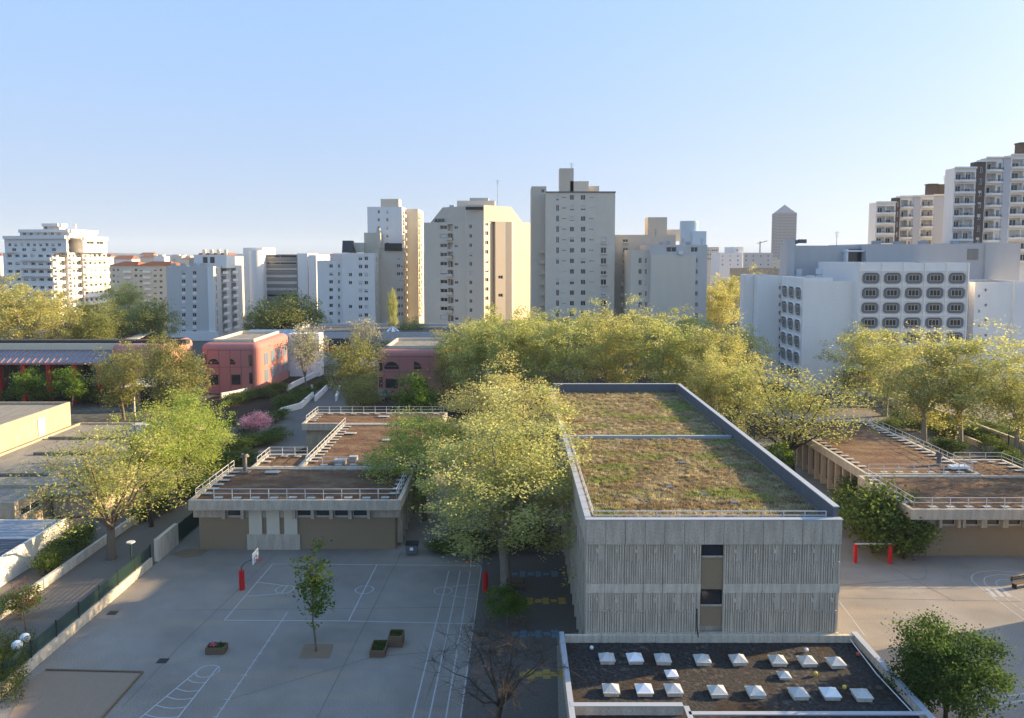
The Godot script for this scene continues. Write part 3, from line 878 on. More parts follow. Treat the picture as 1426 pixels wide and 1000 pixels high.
func main_block() -> void:
	var t := thing("school_building", "two-storey concrete school block with ribbed panels and a planted roof", "building", Vector3((MX0 + MX1) / 2, 0, -MF))
	var core := MB.new()
	core.box(Vector3((MX0 + MX1) / 2 + 0.15, (MH - 1.2) / 2, -(MF + MBK) / 2), Vector3(MX1 - MX0 - 1.0, MH - 1.2, MBK - MF - 0.6))
	part(t, "core", core, M.concrete)
	var y1 := Y(757, MF)
	var ymid1 := Y(812, MF)
	var ymid0 := Y(825, MF)
	var ylow := 3.3
	# front: fascia panels, two rows of ribbed panels, band, window strip
	var n := 13
	var w := (MX1 - MX0) / n
	for i in n: bx(t, "fascia_panel", Vector3(MX0 + w * (i + 0.5), (y1 + MH) / 2, -MF + 0.02), Vector3(w - 0.025, MH - y1, 0.3 + 0.01 * (i % 3)), M.concrete)
	var wl := PD(976, 800, MF).x
	var wr := PD(1007, 800, MF).x
	var pa := [ribbed(1.26, y1 - ymid1, 1), ribbed(1.26, y1 - ymid1, 2), ribbed(1.26, ymid0 - ylow, 3), ribbed(1.26, ymid0 - ylow, 4)]
	for side in [[MX0, wl], [wr, MX1]]:
		var pw: float = (side[1] - side[0]) / 6.0
		for i in 6:
			var x: float = side[0] + pw * (i + 0.5)
			for q in [[0, ymid1], [2, ylow]]:
				var o := put(t, "ribbed_panel", pa[q[0] + i % 2], M.concrete_pale, Vector3(x, q[1], -MF) - W(t))
				o.scale.x = pw / 1.26
			bx(t, "band_panel", Vector3(x, (ymid0 + ymid1) / 2, -MF), Vector3(pw - 0.02, ymid1 - ymid0, 0.2), M.concrete_pale)
	var wx := (wl + wr) / 2
	for q in [[754, 774], [823, 842]]:
		var a := Y(q[0], MF)
		var b := Y(q[1], MF)
		var f := put(t, "window", frame_mesh(snappedf(wr - wl - 0.1, 0.05), snappedf(a - b, 0.05), 0), M.black_metal, Vector3(wx, (a + b) / 2, -MF - 0.12) - W(t))
		put(f, "pane", boxmesh(Vector3(wr - wl - 0.2, a - b - 0.1, 0.03)), M.glass, Vector3(0, 0, -0.03))
		put(f, "sill", boxmesh(Vector3(wr - wl - 0.06, 0.08, 0.2)), M.concrete, Vector3(0, -(a - b) / 2 - 0.05, 0.08))
	for q in [[776, 821], [844, 872]]: bx(t, "infill_panel", Vector3(wx, (Y(q[0], MF) + Y(q[1], MF)) / 2, -MF - 0.1), Vector3(wr - wl - 0.04, Y(q[0], MF) - Y(q[1], MF), 0.1), M.pebbledash)
	bx(t, "base_course", Vector3((MX0 + MX1) / 2, 3.15, -MF + 0.1), Vector3(MX1 - MX0, 0.4, 0.3), M.concrete)
	# long side facing the yard: fins, brown panels and windows between them
	for i in 23:
		var z := -MF - 0.9 - i * 2.0
		bx(t, "fin", Vector3(MX0 + 0.28, 4.6, z), Vector3(0.5, 9.2, 0.22), M.concrete_pale)
		for fl in 2:
			bx(t, "infill_panel", Vector3(MX0 + 0.55, 1.1 + fl * 4.3, z - 1.0), Vector3(0.12, 2.0, 1.76), M.brick_brown)
			var f := put(t, "window", frame_mesh(1.7, 1.6, 1), M.brown_strip, Vector3(MX0 + 0.52, 3.0 + fl * 4.3, z - 1.0) - W(t), -PI / 2)
			put(f, "pane", boxmesh(Vector3(1.6, 1.5, 0.03)), M.glass, Vector3(0, 0, -0.02))
	for i in 24: bx(t, "fascia_panel", Vector3(MX0 + 0.15, MH - 0.95, -MF - 0.2 - (i + 0.5) * 1.98), Vector3(0.3, 1.9, 1.9), M.concrete)
	bx(t, "side_wall", Vector3(MX1 - 0.17, MH / 2 - 0.05, -(MF + MBK) / 2 - 0.1), Vector3(0.3, MH - 0.1, MBK - MF - 0.5), M.concrete)
	bx(t, "rear_wall", Vector3((MX0 + MX1) / 2, MH / 2, -MBK + 0.1), Vector3(MX1 - MX0 - 0.7, MH, 0.3), M.concrete)
	# roof: planted layer in two fields, parapets with metal copings
	var yr := MH - 0.3
	stuff(t, "sedum_layer", sheet(MX0 + 0.5, MX1 - 0.55, MF + 0.35, 71.5, yr - 0.12, 0.11, 0.15, sedum), M.planting)
	stuff(t, "sedum_layer", sheet(MX0 + 0.5, MX1 - 0.55, 72.2, MBK - 0.5, yr - 0.12, 0.16, 0.15, sedum), M.planting)
	tufts(t, MX0 + 0.6, MX1 - 0.65, MF + 0.7, 71.3, yr - 0.06, 9000)
	tufts(t, MX0 + 0.6, MX1 - 0.65, 72.4, MBK - 0.6, yr - 0.06, 6000)
	bx(t, "roof_joint", Vector3((MX0 + MX1) / 2, yr + 0.08, -71.85), Vector3(MX1 - MX0 - 1.0, 0.3, 0.34), M.zinc)
	bx(t, "coping", Vector3((MX0 + MX1) / 2, MH + 0.03, -MF - 0.05), Vector3(MX1 - MX0 + 0.1, 0.07, 0.5), M.zinc)
	bx(t, "coping", Vector3(MX0 + 0.17, MH + 0.03, -(MF + MBK) / 2 - 0.16), Vector3(0.44, 0.07, MBK - MF - 0.3), M.zinc)
	var k := 25
	for i in k:
		var z := -MF - 0.32 - (i + 0.5) * (MBK - MF - 0.4) / k
		bx(t, "parapet_panel", Vector3(MX1 - 0.24, MH + 0.2, z), Vector3(0.3, 1.0, (MBK - MF - 0.4) / k - 0.02), M.zinc_dark)
		bx(t, "coping", Vector3(MX1 - 0.2, MH + 0.73, z), Vector3(0.42, 0.07, (MBK - MF - 0.4) / k - 0.012), M.zinc)
	for i in 10:
		var x := MX0 + 0.4 + (i + 0.5) * (MX1 - MX0 - 0.9) / 10
		bx(t, "parapet_panel", Vector3(x, MH + 0.2, -MBK + 0.2), Vector3((MX1 - MX0 - 0.9) / 10 - 0.02, 1.0, 0.3), M.zinc_dark)
		bx(t, "coping", Vector3(x, MH + 0.73, -MBK + 0.2), Vector3((MX1 - MX0 - 0.9) / 10 - 0.012, 0.07, 0.45), M.zinc)
	railing(t, [Vector3(MX0 + 0.55, MH - 0.25, -MF - 0.55), Vector3(MX1 - 0.8, MH - 0.25, -MF - 0.55)], 0.62, 1.45)
	railing(t, [Vector3(MX0 + 0.55, MH - 0.25, -MF - 0.55), Vector3(MX0 + 0.55, MH - 0.25, -71.2)], 0.62, 1.45)
	for q in [[951, 645], [932, 679], [980, 689], [1022, 700]]:
		var p := G(q[0], q[1], yr)
		bx(t, "roof_outlet", p + Vector3(0, 0.03, 0), Vector3(0.5, 0.12, 0.5), M.zinc_dark)
	var hp := G(862, 542, yr)
	bx(t, "roof_hatch", hp + Vector3(0, 0.2, 0.5), Vector3(1.6, 0.5, 1.3), M.zinc)
	var pipe := MB.new()
	pipe.tube([Vector3(wl - 0.25, 5.0, -MF + 0.12), Vector3(wl - 0.25, 3.7, -MF + 0.3), Vector3(wl - 0.2, 3.2, -MF + 0.45)], [0.05, 0.05, 0.05], 6)
	part(t, "drain_pipe", pipe, M.black_metal)

var tuft_mesh: ArrayMesh
func tufts(t: Node, x0: float, x1: float, d0: float, d1: float, y: float, n: int) -> void:
	if tuft_mesh == null:
		var b := MB.new()
		for i in 9:
			var o := Vector3(rng.randfn() * 0.05, 0, rng.randfn() * 0.05)
			var tip := o + Vector3(rng.randfn() * 0.06, rng.randf_range(0.06, 0.15), rng.randfn() * 0.06)
			b.tri(o + Vector3(-0.03, 0, 0.01), o + Vector3(0.03, 0, -0.01), tip)
		tuft_mesh = b.mesh()
	var mm := MultiMesh.new()
	mm.transform_format = MultiMesh.TRANSFORM_3D
	mm.use_colors = true
	mm.mesh = tuft_mesh
	mm.instance_count = n
	var base := W(t)
	for i in n:
		var p := Vector3(rng.randf_range(x0, x1), 0, -rng.randf_range(d0, d1))
		var hgt := absf(noise.get_noise_2d(p.x * 120, p.z * 120)) * 1.6 + noise.get_noise_2d(p.x * 40 + 900, p.z * 40) * 0.5
		p.y = y - 0.08 + 0.15 * hgt
		var s := rng.randf_range(0.8, 1.9)
		mm.set_instance_transform(i, Transform3D(Basis(Vector3.UP, rng.randf() * TAU).scaled(Vector3(s, s * rng.randf_range(0.6, 1.1), s)), p - base))
		mm.set_instance_color(i, sedum(p.x + rng.randfn() * 0.5, p.z, 0.0) * rng.randf_range(0.8, 1.3))
	var o := MultiMeshInstance3D.new()
	o.name = "sedum_tufts"
	o.multimesh = mm
	o.material_override = M.leaf
	o.set_meta("kind", "stuff")
	t.add_child(o, true)

func gravel_tone(x: float, z: float, _h: float) -> Color:
	var c := Color(0.075, 0.072, 0.074) * (1.0 + 1.2 * noise.get_noise_2d(x * 420, z * 420))
	var moss := clampf(noise.get_noise_2d(x * 22 + 10, z * 26) * 2.6 - 0.1, 0, 1)
	c = c.lerp(Color(0.075, 0.05, 0.035), moss * 0.8)
	var dry := clampf(noise.get_noise_2d(x * 160 + 400, z * 170) * 2.6 + noise.get_noise_2d(x * 20, z * 20) * 1.4 - 0.75, 0, 1)
	return c.lerp(Color(0.21, 0.2, 0.175), dry)

func near_wing() -> void:
	var x0 := 3.2
	var x1 := 22.9
	var t := thing("low_wing", "single-storey wing with a dark gravel roof in front of the ribbed block", "building", Vector3(13, 0, -46))
	var h := 3.34
	bx(t, "wall", Vector3((x0 + x1) / 2, (h - 0.75) / 2, -42.7), Vector3(x1 - x0 - 0.4, h - 0.75, 11.4), M.concrete)
	stuff(t, "gravel", sheet(x0 + 0.25, x1 - 0.25, 37.0, MF - 0.35, h - 0.52, 0.075, 0.022, gravel_tone), M.gravel)
	for i in 9:
		bx(t, "parapet_block", Vector3(x0 + 0.1, h - 0.35, -37.2 - (i + 0.5) * 1.26), Vector3(0.26, 0.7, 1.245), M.concrete_pale)
		bx(t, "parapet_block", Vector3(x1 - 0.1, h - 0.35, -37.2 - (i + 0.5) * 1.26), Vector3(0.3, 0.7, 1.245), M.concrete_pale)
	bx(t, "coping", Vector3(x0 + 0.1, h + 0.02, -42.8), Vector3(0.32, 0.06, 11.3), M.zinc)
	bx(t, "coping", Vector3(x1 - 0.1, h + 0.02, -42.8), Vector3(0.38, 0.06, 11.3), M.zinc)
	for i in 16: bx(t, "upstand_block", Vector3(x0 + 0.3 + (i + 0.5) * 1.2, h - 0.3, -MF + 0.35), Vector3(1.185, 0.55, 0.22), M.concrete_pale)
	# front notch with its own copings
	var f := -40.4
	bx(t, "front_parapet", Vector3(6.4, h - 0.3, f + 0.1), Vector3(6.3, 0.6, 0.25), M.concrete)
	bx(t, "coping", Vector3(6.4, h + 0.03, f + 0.1), Vector3(6.3, 0.06, 0.36), M.zinc)
	bx(t, "coping", Vector3(9.7, h + 0.03, f + 0.9), Vector3(0.3, 0.06, 1.3), M.zinc)
	bx(t, "coping", Vector3(16.2, h + 0.03, -39.5), Vector3(13.0, 0.06, 0.3), M.zinc)
	var cable := MB.new()
	cable.tube([Vector3(x1 - 0.55, h - 0.25, -48.0), Vector3(x1 - 0.7, h - 0.35, -44), Vector3(x1 - 0.6, h - 0.3, -40)], [0.035, 0.035, 0.035], 5)
	part(t, "cable", cable, M.plastic_white)
	var sk := [[845, 914], [884, 914], [923, 915], [978, 916], [1028, 916], [1083, 917], [1124, 918], [1164, 920], [935, 935], [1092, 937], [851, 958], [897, 958], [938, 958], [999, 960], [1052, 961], [1112, 963], [1156, 963], [1200, 965]]
	var dome := MB.new()
	dome.tri(Vector3(-0.45, 0.3, 0.45), Vector3(0.45, 0.3, 0.45), Vector3(0, 0.62, 0))
	dome.tri(Vector3(0.45, 0.3, 0.45), Vector3(0.45, 0.3, -0.45), Vector3(0, 0.62, 0))
	dome.tri(Vector3(0.45, 0.3, -0.45), Vector3(-0.45, 0.3, -0.45), Vector3(0, 0.62, 0))
	dome.tri(Vector3(-0.45, 0.3, -0.45), Vector3(-0.45, 0.3, 0.45), Vector3(0, 0.62, 0))
	dome.box(Vector3(0, 0.27, 0), Vector3(0.98, 0.07, 0.98))
	var dm := dome.mesh()
	for q in sk:
		var small: bool = q[1] > 930 and q[1] < 940
		var p := G(q[0], q[1] + 4, h - 0.4)
		var s := put(t, "skylight", boxmesh(Vector3(0.86, 0.5, 0.86)), M.concrete_pale, p + Vector3(0, -0.16, 0) - W(t), rng.randf_range(-0.05, 0.05))
		if small: s.scale = Vector3.ONE * 0.75
		put(s, "dome", dm, M[["plastic_white", "plastic_worn", "plastic_dirty"][rng.randi() % 3]], Vector3.ZERO)
	var sph := SphereMesh.new()
	sph.radius = 0.13
	sph.height = 0.26
	sph.radial_segments = 16
	sph.rings = 8
	for q in [[1123, 905, "plastic_white", "white"], [1195, 911, "ball_red", "red"], [1136, 938, "ball_yellow", "yellow"], [1176, 957, "ball_yellow", "yellow"], [824, 902, "plastic_white", "white"]]:
		var p := G(q[0], q[1], h - 0.35)
		var b := MeshInstance3D.new()
		b.name = "ball"
		b.mesh = sph
		b.material_override = M[q[2]]
		b.position = p
		b.set_meta("label", "lost %s ball lying on the dark gravel roof" % q[3])
		b.set_meta("category", "ball")
		b.set_meta("group", "balls lost on the gravel roof")
		add_child(b, true)

# ------------------------------------------------------------------ flat-roofed annexes
func roof_deck(t: Node, x0: float, x1: float, df: float, db: float, h: float, sides: String, cell := 0.3, over := 0.0) -> void:
	var fh := 0.95
	var k := 0.35
	bx(t, "roof_slab", Vector3((x0 + x1) / 2, h - 0.65, -(df + db) / 2), Vector3(x1 - x0 - 0.2, 0.5, db - df - 0.2), M.concrete)
	bx(t, "fascia", Vector3((x0 + x1) / 2, h - fh / 2, -df - k / 2), Vector3(x1 - x0, fh, k), M.concrete)
	bx(t, "fascia", Vector3((x0 + x1) / 2, h - fh / 2, -db + k / 2), Vector3(x1 - x0, fh, k), M.concrete)
	bx(t, "fascia", Vector3(x0 + k / 2, h - fh / 2, -(df + db) / 2), Vector3(k, fh - 0.006, db - df - 2 * k), M.concrete)
	bx(t, "fascia", Vector3(x1 - k / 2, h - fh / 2, -(df + db) / 2), Vector3(k, fh - 0.006, db - df - 2 * k), M.concrete)
	stuff(t, "planted_layer", sheet(x0 + k, x1 - k, df + k, db - k, h - 0.2, cell, 0.07, rust), M.planting)
	var y := h - 0.06
	var i := 0.95
	if "f" in sides:
		railing(t, [Vector3(x0 + 0.5, y, -df - 0.55), Vector3(x1 - 0.5, y, -df - 0.55)])
		slabs(t, Vector3(x0 + 1.6, y - 0.1, -df - i), Vector3(x1 - 0.8, y - 0.1, -df - i))
	if "b" in sides:
		railing(t, [Vector3(x0 + 0.5, y, -db + 0.55), Vector3(x1 - 0.5, y, -db + 0.55)])
		slabs(t, Vector3(x0 + 1.6, y - 0.1, -db + i), Vector3(x1 - 0.8, y - 0.1, -db + i))
	if "l" in sides:
		railing(t, [Vector3(x0 + 0.5, y, -df - 0.55), Vector3(x0 + 0.5, y, -db + 0.55)])
		slabs(t, Vector3(x0 + i, y - 0.1, -df - 1.6), Vector3(x0 + i, y - 0.1, -db + 0.8), 1.4, Vector3(0.9, 0.06, 0.5))
	if "r" in sides:
		railing(t, [Vector3(x1 - 0.5, y, -df - 0.55), Vector3(x1 - 0.5, y, -db + 0.55)])
		slabs(t, Vector3(x1 - i, y - 0.1, -df - 1.6), Vector3(x1 - i, y - 0.1, -db + 0.8), 1.4, Vector3(0.9, 0.06, 0.5))

func annex_front(t: Node, x0: float, x1: float, d: float, h: float, lit: Array, cream: Array) -> void:
	# recessed wall under the deck: tan wall, concrete beam, windows and cream panels between dark brackets
	var top := h - 0.95
	var beam := top - 1.15
	for q in cream:
		bx(t, "cream_panel", Vector3(q, (top - 0.35 + 1.55) / 2, -d + 0.06), Vector3(1.25, top - 0.35 - 1.55, 0.2), M.cream_panel)
		bx(t, "plinth_panel", Vector3(q, 0.77, -d + 0.03), Vector3(1.72, 1.54, 0.2), M.concrete)
	bx(t, "wall", Vector3((x0 + x1) / 2, beam / 2, -d - 0.2), Vector3(x1 - x0, beam, 0.3), M.pebbledash)
	bx(t, "beam", Vector3((x0 + x1) / 2, (beam + top) / 2, -d - 0.15), Vector3(x1 - x0 + 1.0, top - beam, 0.34), M.concrete)
	for q in lit:
		var f := put(t, "window", frame_mesh(1.4, 0.7, 0), M.steel, Vector3(q, beam + 0.5, -d + 0.08) - W(t))
		put(f, "pane", boxmesh(Vector3(1.3, 0.6, 0.03)), M.glass, Vector3(0, 0, -0.02))
		for s in [-0.88, 0.88]: bx(t, "bracket", Vector3(q + s, beam + 0.5, -d + 0.25), Vector3(0.28, 0.95, 0.6), M.concrete)

func left_annex() -> void:
	var h := 5.27
	var t := thing("school_annex", "low school annex with rust brown planted roof, railings and tan front wall", "building", Vector3(-20, 0, -73))
	roof_deck(t, -30.6, -10.5, 69.6, 80.6, h, "flr", 0.22)
	roof_deck(t, -23.2, -9.5, 80.9, 101.8, h, "lf", 0.25)
	roof_deck(t, -28.9, -23.5, 81.9, 87.4, h - 0.3, "bl", 0.3)
	roof_deck(t, -28.9, -9.5, 102.0, 109.4, h, "lb", 0.3)
	annex_front(t, -30.2, -11.3, 70.9, h, [-26.7, -20.0, -18.2, -16.4, -14.6], [-24.7, -23.0, -21.3])
	bx(t, "side_wall", Vector3(-30.0, 2.0, -75.9), Vector3(0.3, 4.0, 9.2), M.pebbledash)
	bx(t, "side_wall", Vector3(-11.4, 2.0, -75.9), Vector3(0.3, 4.0, 9.2), M.pebbledash)
	for k in 5: bx(t, "side_fin", Vector3(-11.0, 2.2, -72.2 - k * 1.8), Vector3(0.5, 4.0, 0.25), M.concrete)
	bx(t, "rear_wall", Vector3(-16.3, 2.1, -91.7), Vector3(12.6, 4.2, 19), M.beige_wall)
	bx(t, "rear_wall", Vector3(-19.2, 2.1, -105.8), Vector3(18.6, 4.2, 6.4), M.beige_wall)
	bx(t, "side_room", Vector3(-26.2, 1.9, -84.7), Vector3(4.6, 3.8, 4.6), M.beige_wall)
	var vent := MB.new()
	vent.tube([Vector3(-28.6, h - 0.2, -79.2), Vector3(-28.6, h + 1.7, -79.2)], [0.22, 0.22], 10)
	vent.tube([Vector3(-28.6, h + 1.6, -79.2), Vector3(-28.6, h + 1.9, -79.2)], [0.5, 0.3], 10)
	vent.box(Vector3(-28.6, h - 0.05, -79.2), Vector3(1.0, 0.15, 1.0))
	part(t, "vent_pipe", vent, M.concrete_dark)
	for q in [[-18.0, -84.0, 0.9], [-19.2, -82.7, 1.3]]: bx(t, "roof_box", Vector3(q[0], h + 0.05, q[1]), Vector3(q[2], 0.6, 0.8), M.slab)
	for q in [[-25.6, -79.0], [-15.5, -93.0], [-18.4, -106.6], [-21, -96.5]]: bx(t, "paving_slab", Vector3(q[0], h - 0.02, q[1]), Vector3(1.5, 0.08, 0.8), M.slab)

func right_annex() -> void:
	var h := 5.0
	var t := thing("school_annex", "low school annex with brown planted roof behind the red goal", "building", Vector3(46, 0, -71))
	roof_deck(t, 36.8, 58.0, 67.8, 78.6, h, "fl", 0.25)
	roof_deck(t, 37.9, 50.2, 79.0, 105.0, h, "rfb", 0.28)
	roof_deck(t, 50.5, 57.0, 79.2, 86.0, h - 0.3, "br", 0.35)
	annex_front(t, 37.6, 57.5, 69.3, h, [41.0, 43.2, 45.2, 47.2, 49.2], [])
	bx(t, "side_wall", Vector3(37.7, 2.0, -74), Vector3(0.3, 4.0, 8.6), M.beige_wall)
	bx(t, "rear_room", Vector3(44.4, 2.1, -92.9), Vector3(10.8, 4.2, 24.5), M.beige_wall)
	for k in 12:
		bx(t, "side_fin", Vector3(38.6, 2.15, -81.5 - k * 2.0), Vector3(0.7, 4.1, 0.3), M.concrete)
		bx(t, "infill_panel", Vector3(38.85, 2.2, -82.5 - k * 2.0), Vector3(0.24, 2.6, 1.5), M.brick_brown)
	slabs(t, Vector3(38.9, h - 0.16, -81.5), Vector3(38.9, h - 0.16, -105), 1.5, Vector3(0.9, 0.06, 0.5))
	bx(t, "side_room", Vector3(53.7, 1.9, -83.6), Vector3(5.6, 3.8, 6.0), M.beige_wall)
	var v := MB.new()
	v.tube([Vector3(48.0, h - 0.2, -83.2), Vector3(48.0, h + 0.9, -83.2)], [0.25, 0.25], 10)
	v.tube([Vector3(48.0, h + 0.85, -83.2), Vector3(48.0, h + 1.1, -83.2)], [0.42, 0.36], 10)
	part(t, "vent_pipe", v, M.zinc_dark)
	bx(t, "roof_box", Vector3(49.3, h + 0.05, -81.6), Vector3(2.0, 0.3, 0.9), M.plastic_white)
	# block added beyond the right edge of the view to throw shade across the court
	var w := thing("added_shade_block", "unseen concrete block added past the end of the sports court for its shade", "building", Vector3(60, 0, -48))
	block(w, 50.5, 74, 30, 60.0, 0, 10.5, M.concrete)

func left_sheds() -> void:
	var s := thing("shed", "white walled shed with a corrugated roof beside the street", "shed", Vector3(-48, 0, -66))
	bx(s, "wall", Vector3(-44.0, 1.25, -65.5), Vector3(0.25, 2.5, 14.5), M.white_wall)
	bx(s, "wall", Vector3(-49.0, 1.1, -72.6), Vector3(9.7, 2.2, 0.25), M.white_wall)
	bx(s, "wall", Vector3(-49.0, 1.1, -58.4), Vector3(9.7, 2.2, 0.25), M.white_wall)
	for k in 3:
		var mb := MB.new()
		for i in 24:
			var z := -58.6 - k * 4.7 - i * 0.196
			mb.box(Vector3(-49.0, 2.18 + (0.04 if i % 2 == 0 else 0.0), z), Vector3(9.6, 0.05, 0.15 if i % 2 == 0 else 0.19))
		part(s, "roof_sheet", mb, M.zinc if k != 1 else M.zinc_dark)
	for k in 4: bx(s, "roof_edge", Vector3(-49.0, 2.27, -58.5 - k * 4.7), Vector3(9.7, 0.1, 0.16), M.white_wall)
	var a := thing("workshop", "beige flat-roofed workshop buildings behind the sparse tree", "building", Vector3(-53, 0, -85))
	block(a, -64, -50.0, 74, 80, 0, 3.6, M.beige_wall, [], [[1.0, 1.8, 3.2, 0.8]], [], M.roof_pale, 0.2, 0.0, 0.3)
	block(a, -64, -45.3, 80.2, 110, 0, 3.6, M.beige_wall, [], [[9, 0.8, 1.4, 2.4], [14, 1.2, 2, 1.4]], [], M.roof_pale, 0.2, 0.0, 0.25)
	for k in 3: bx(a, "wall_panel", Vector3(-49.0 + k * 1.55, 1.5, -80.05), Vector3(1.5, 2.9, 0.14), M.concrete)
	var porch := MB.new()
	porch.quad(Vector3(-50, 3.0, -78.6), Vector3(-45.2, 3.0, -78.6), Vector3(-46.4, 4.3, -82), Vector3(-48.8, 4.3, -82), Vector3(0, 0.93, 0.36))
	porch.quad(Vector3(-50, 2.88, -78.6), Vector3(-45.2, 2.88, -78.6), Vector3(-46.4, 4.18, -82), Vector3(-48.8, 4.18, -82), Vector3(0, -0.93, -0.36))
	porch.box(Vector3(-47.6, 2.92, -78.6), Vector3(4.8, 0.2, 0.12))
	porch.tri(Vector3(-45.2, 3.0, -78.6), Vector3(-45.2, 3.0, -82), Vector3(-46.4, 4.3, -82))
	part(a, "porch_roof", porch, M.roof_pale)
	for q in [[-57, -84, 9, 0.5], [-54, -93, 12, 0.4], [-55, -101, 16, 0.5]]: bx(a, "roof_kerb", Vector3(q[0], 3.55, q[1]), Vector3(q[2], 0.3, q[3]), M.concrete_dark)
	for q in [[-50.5, -104.5], [-53, -106]]: bx(a, "roof_box", Vector3(q[0], 3.8, q[1]), Vector3(2.0, 1.0, 1.2), M.white_stained)
	var hall := thing("hall", "taller cream hall with a broad flat roof and a pale door", "building", Vector3(-88, 0, -97))
	block(hall, -112, -65, 84, 109.5, 0, 6.8, M.beige_wall, [], [[2.5, 3.9, 4.5, 0.8]], [], M.roof_pale, 0.2, 0.0, 0.35)
	bx(hall, "door", Vector3(-64.95, 4.7, -102.5), Vector3(0.12, 2.3, 1.4), M.white_wall)

# ------------------------------------------------------------------ red panelled buildings
func rounded_box(x0: float, x1: float, df: float, db: float, y0: float, y1: float, r: float) -> MB:
	var mb := MB.new()
	var seg := 6
	var rings := []
	for lev in seg + 2:
		var ins := 0.0
		var y := y0
		if lev > 0:
			var a := PI * 0.5 * (lev - 1) / seg
			ins = r * (1 - cos(a))
			y = y1 - r + r * sin(a)
		var ring := []
		var ri := maxf(r * 1.2 - ins, 0.05)
		for cnr in [[x0, -df, PI * 0.5], [x0, -db, PI], [x1, -db, PI * 1.5], [x1, -df, 0.0]]:
			var cx: float = cnr[0] + (r * 1.2 if cnr[0] == x0 else -r * 1.2)
			var cz: float = cnr[1] + (-r * 1.2 if cnr[1] == -df else r * 1.2)
			for k in seg + 1:
				var an: float = cnr[2] + PI * 0.5 * k / seg
				if cnr[0] == x1 and cnr[1] == -df: an = PI * 0.5 * k / seg
				ring.append(Vector3(cx + cos(an) * ri, y, cz + sin(an) * ri))
		rings.append(ring)
	for i in rings.size() - 1:
		var n: int = rings[i].size()
		for k in n:
			var a: Vector3 = rings[i][k]
			var b: Vector3 = rings[i][(k + 1) % n]
			var c: Vector3 = rings[i + 1][(k + 1) % n]
			var d: Vector3 = rings[i + 1][k]
			if a.distance_to(b) < 0.001 and c.distance_to(d) < 0.001: continue
			var nn := (b - a).cross(d - a)
			if nn.length() < 1e-6: nn = (c - d).cross(d - a)
			nn = nn.normalized()
			var mid := Vector3((x0 + x1) / 2, (y0 + y1) / 2 - 2, -(df + db) / 2)
			if nn.dot(a - mid) < 0: nn = -nn
			mb.quad(a, b, c, d, nn)
	return mb

func arch(r: float, quarter: bool) -> MB:
	var mb := MB.new()
	var n := 10
	for i in n:
		var a0 := (PI * 0.5 if quarter else PI) * i / n
		var a1 := (PI * 0.5 if quarter else PI) * (i + 1) / n
		mb.tri(Vector3.ZERO, Vector3(cos(a0) * r, sin(a0) * r, 0), Vector3(cos(a1) * r, sin(a1) * r, 0))
	return mb

func red_block(label: String, x0: float, x1: float, df: float, db: float, h: float) -> void:
	var t := thing("red_building", label, "building", Vector3((x0 + x1) / 2, 0, -df), "red panelled blocks")
	part(t, "wall", rounded_box(x0, x1, df, db, 0, h, 1.3), M.red_panel)
	bx(t, "roof", Vector3((x0 + x1) / 2, h - 0.1, -(df + db) / 2), Vector3(x1 - x0 - 2.8, 0.3, db - df - 2.8), M.roof_pale)
	for e in [[(x0 + x1) / 2, -df - 2.2, x1 - x0 - 3.6, 0.4], [(x0 + x1) / 2, -db + 2.2, x1 - x0 - 3.6, 0.4], [x0 + 2.0, -(df + db) / 2, 0.4, db - df - 4.0], [x1 - 2.0, -(df + db) / 2, 0.4, db - df - 4.0]]:
		bx(t, "roof_kerb", Vector3(e[0], h + 0.3, e[1]), Vector3(e[2], 0.6, e[3]), M.cream_panel)
	var w := (x1 - x0 - 3.2) / 4.0
	for i in 5: bx(t, "panel_joint", Vector3(x0 + 1.6 + w * i, h / 2 - 0.6, -df + 0.02), Vector3(0.06, h - 1.4, 0.03), M.brown_strip)
	bx(t, "panel_joint", Vector3((x0 + x1) / 2, h * 0.52, -df + 0.024), Vector3(x1 - x0 - 3.0, 0.06, 0.03), M.brown_strip)
	bx(t, "panel_joint", Vector3((x0 + x1) / 2, h - 1.4, -df + 0.024), Vector3(x1 - x0 - 3.0, 0.08, 0.03), M.brown_strip)
	for i in [0, 2]:
		var at := Vector3(x0 + 1.6 + w * (i + 0.5), h * 0.58, -df + 0.04)
		var m1 := arch(w * 0.5, i == 2).mesh()
		var g := put(t, "window", m1, M.glass, at + Vector3(-w * 0.5 if i == 2 else 0.0, 0, 0) - W(t))
		put(g, "glazing_bar", boxmesh(Vector3(w * 0.8, 0.08, 0.06)), M.red_pale, Vector3(w * 0.4 if i == 2 else 0.0, w * 0.2, 0.02))
		bx(t, "window", Vector3(at.x, h * 0.27, -df + 0.04), Vector3(w * 0.8, h * 0.2, 0.06), M.glass)
	for s in [x0 + 0.9, x1 - 1.9]:
		for yy in [h * 0.3, h * 0.66]: bx(t, "window", Vector3(s, yy, -df - 0.02), Vector3(0.7, h * 0.22, 0.2), M.glass)
	for i in 4:
		for yy in [0.3, 0.64]: bx(t, "window", Vector3(x1 + 0.02, h * yy, -df - 4.0 - i * (db - df - 7) / 3.2), Vector3(0.08, h * 0.24, 2.4), M.glass_blue)

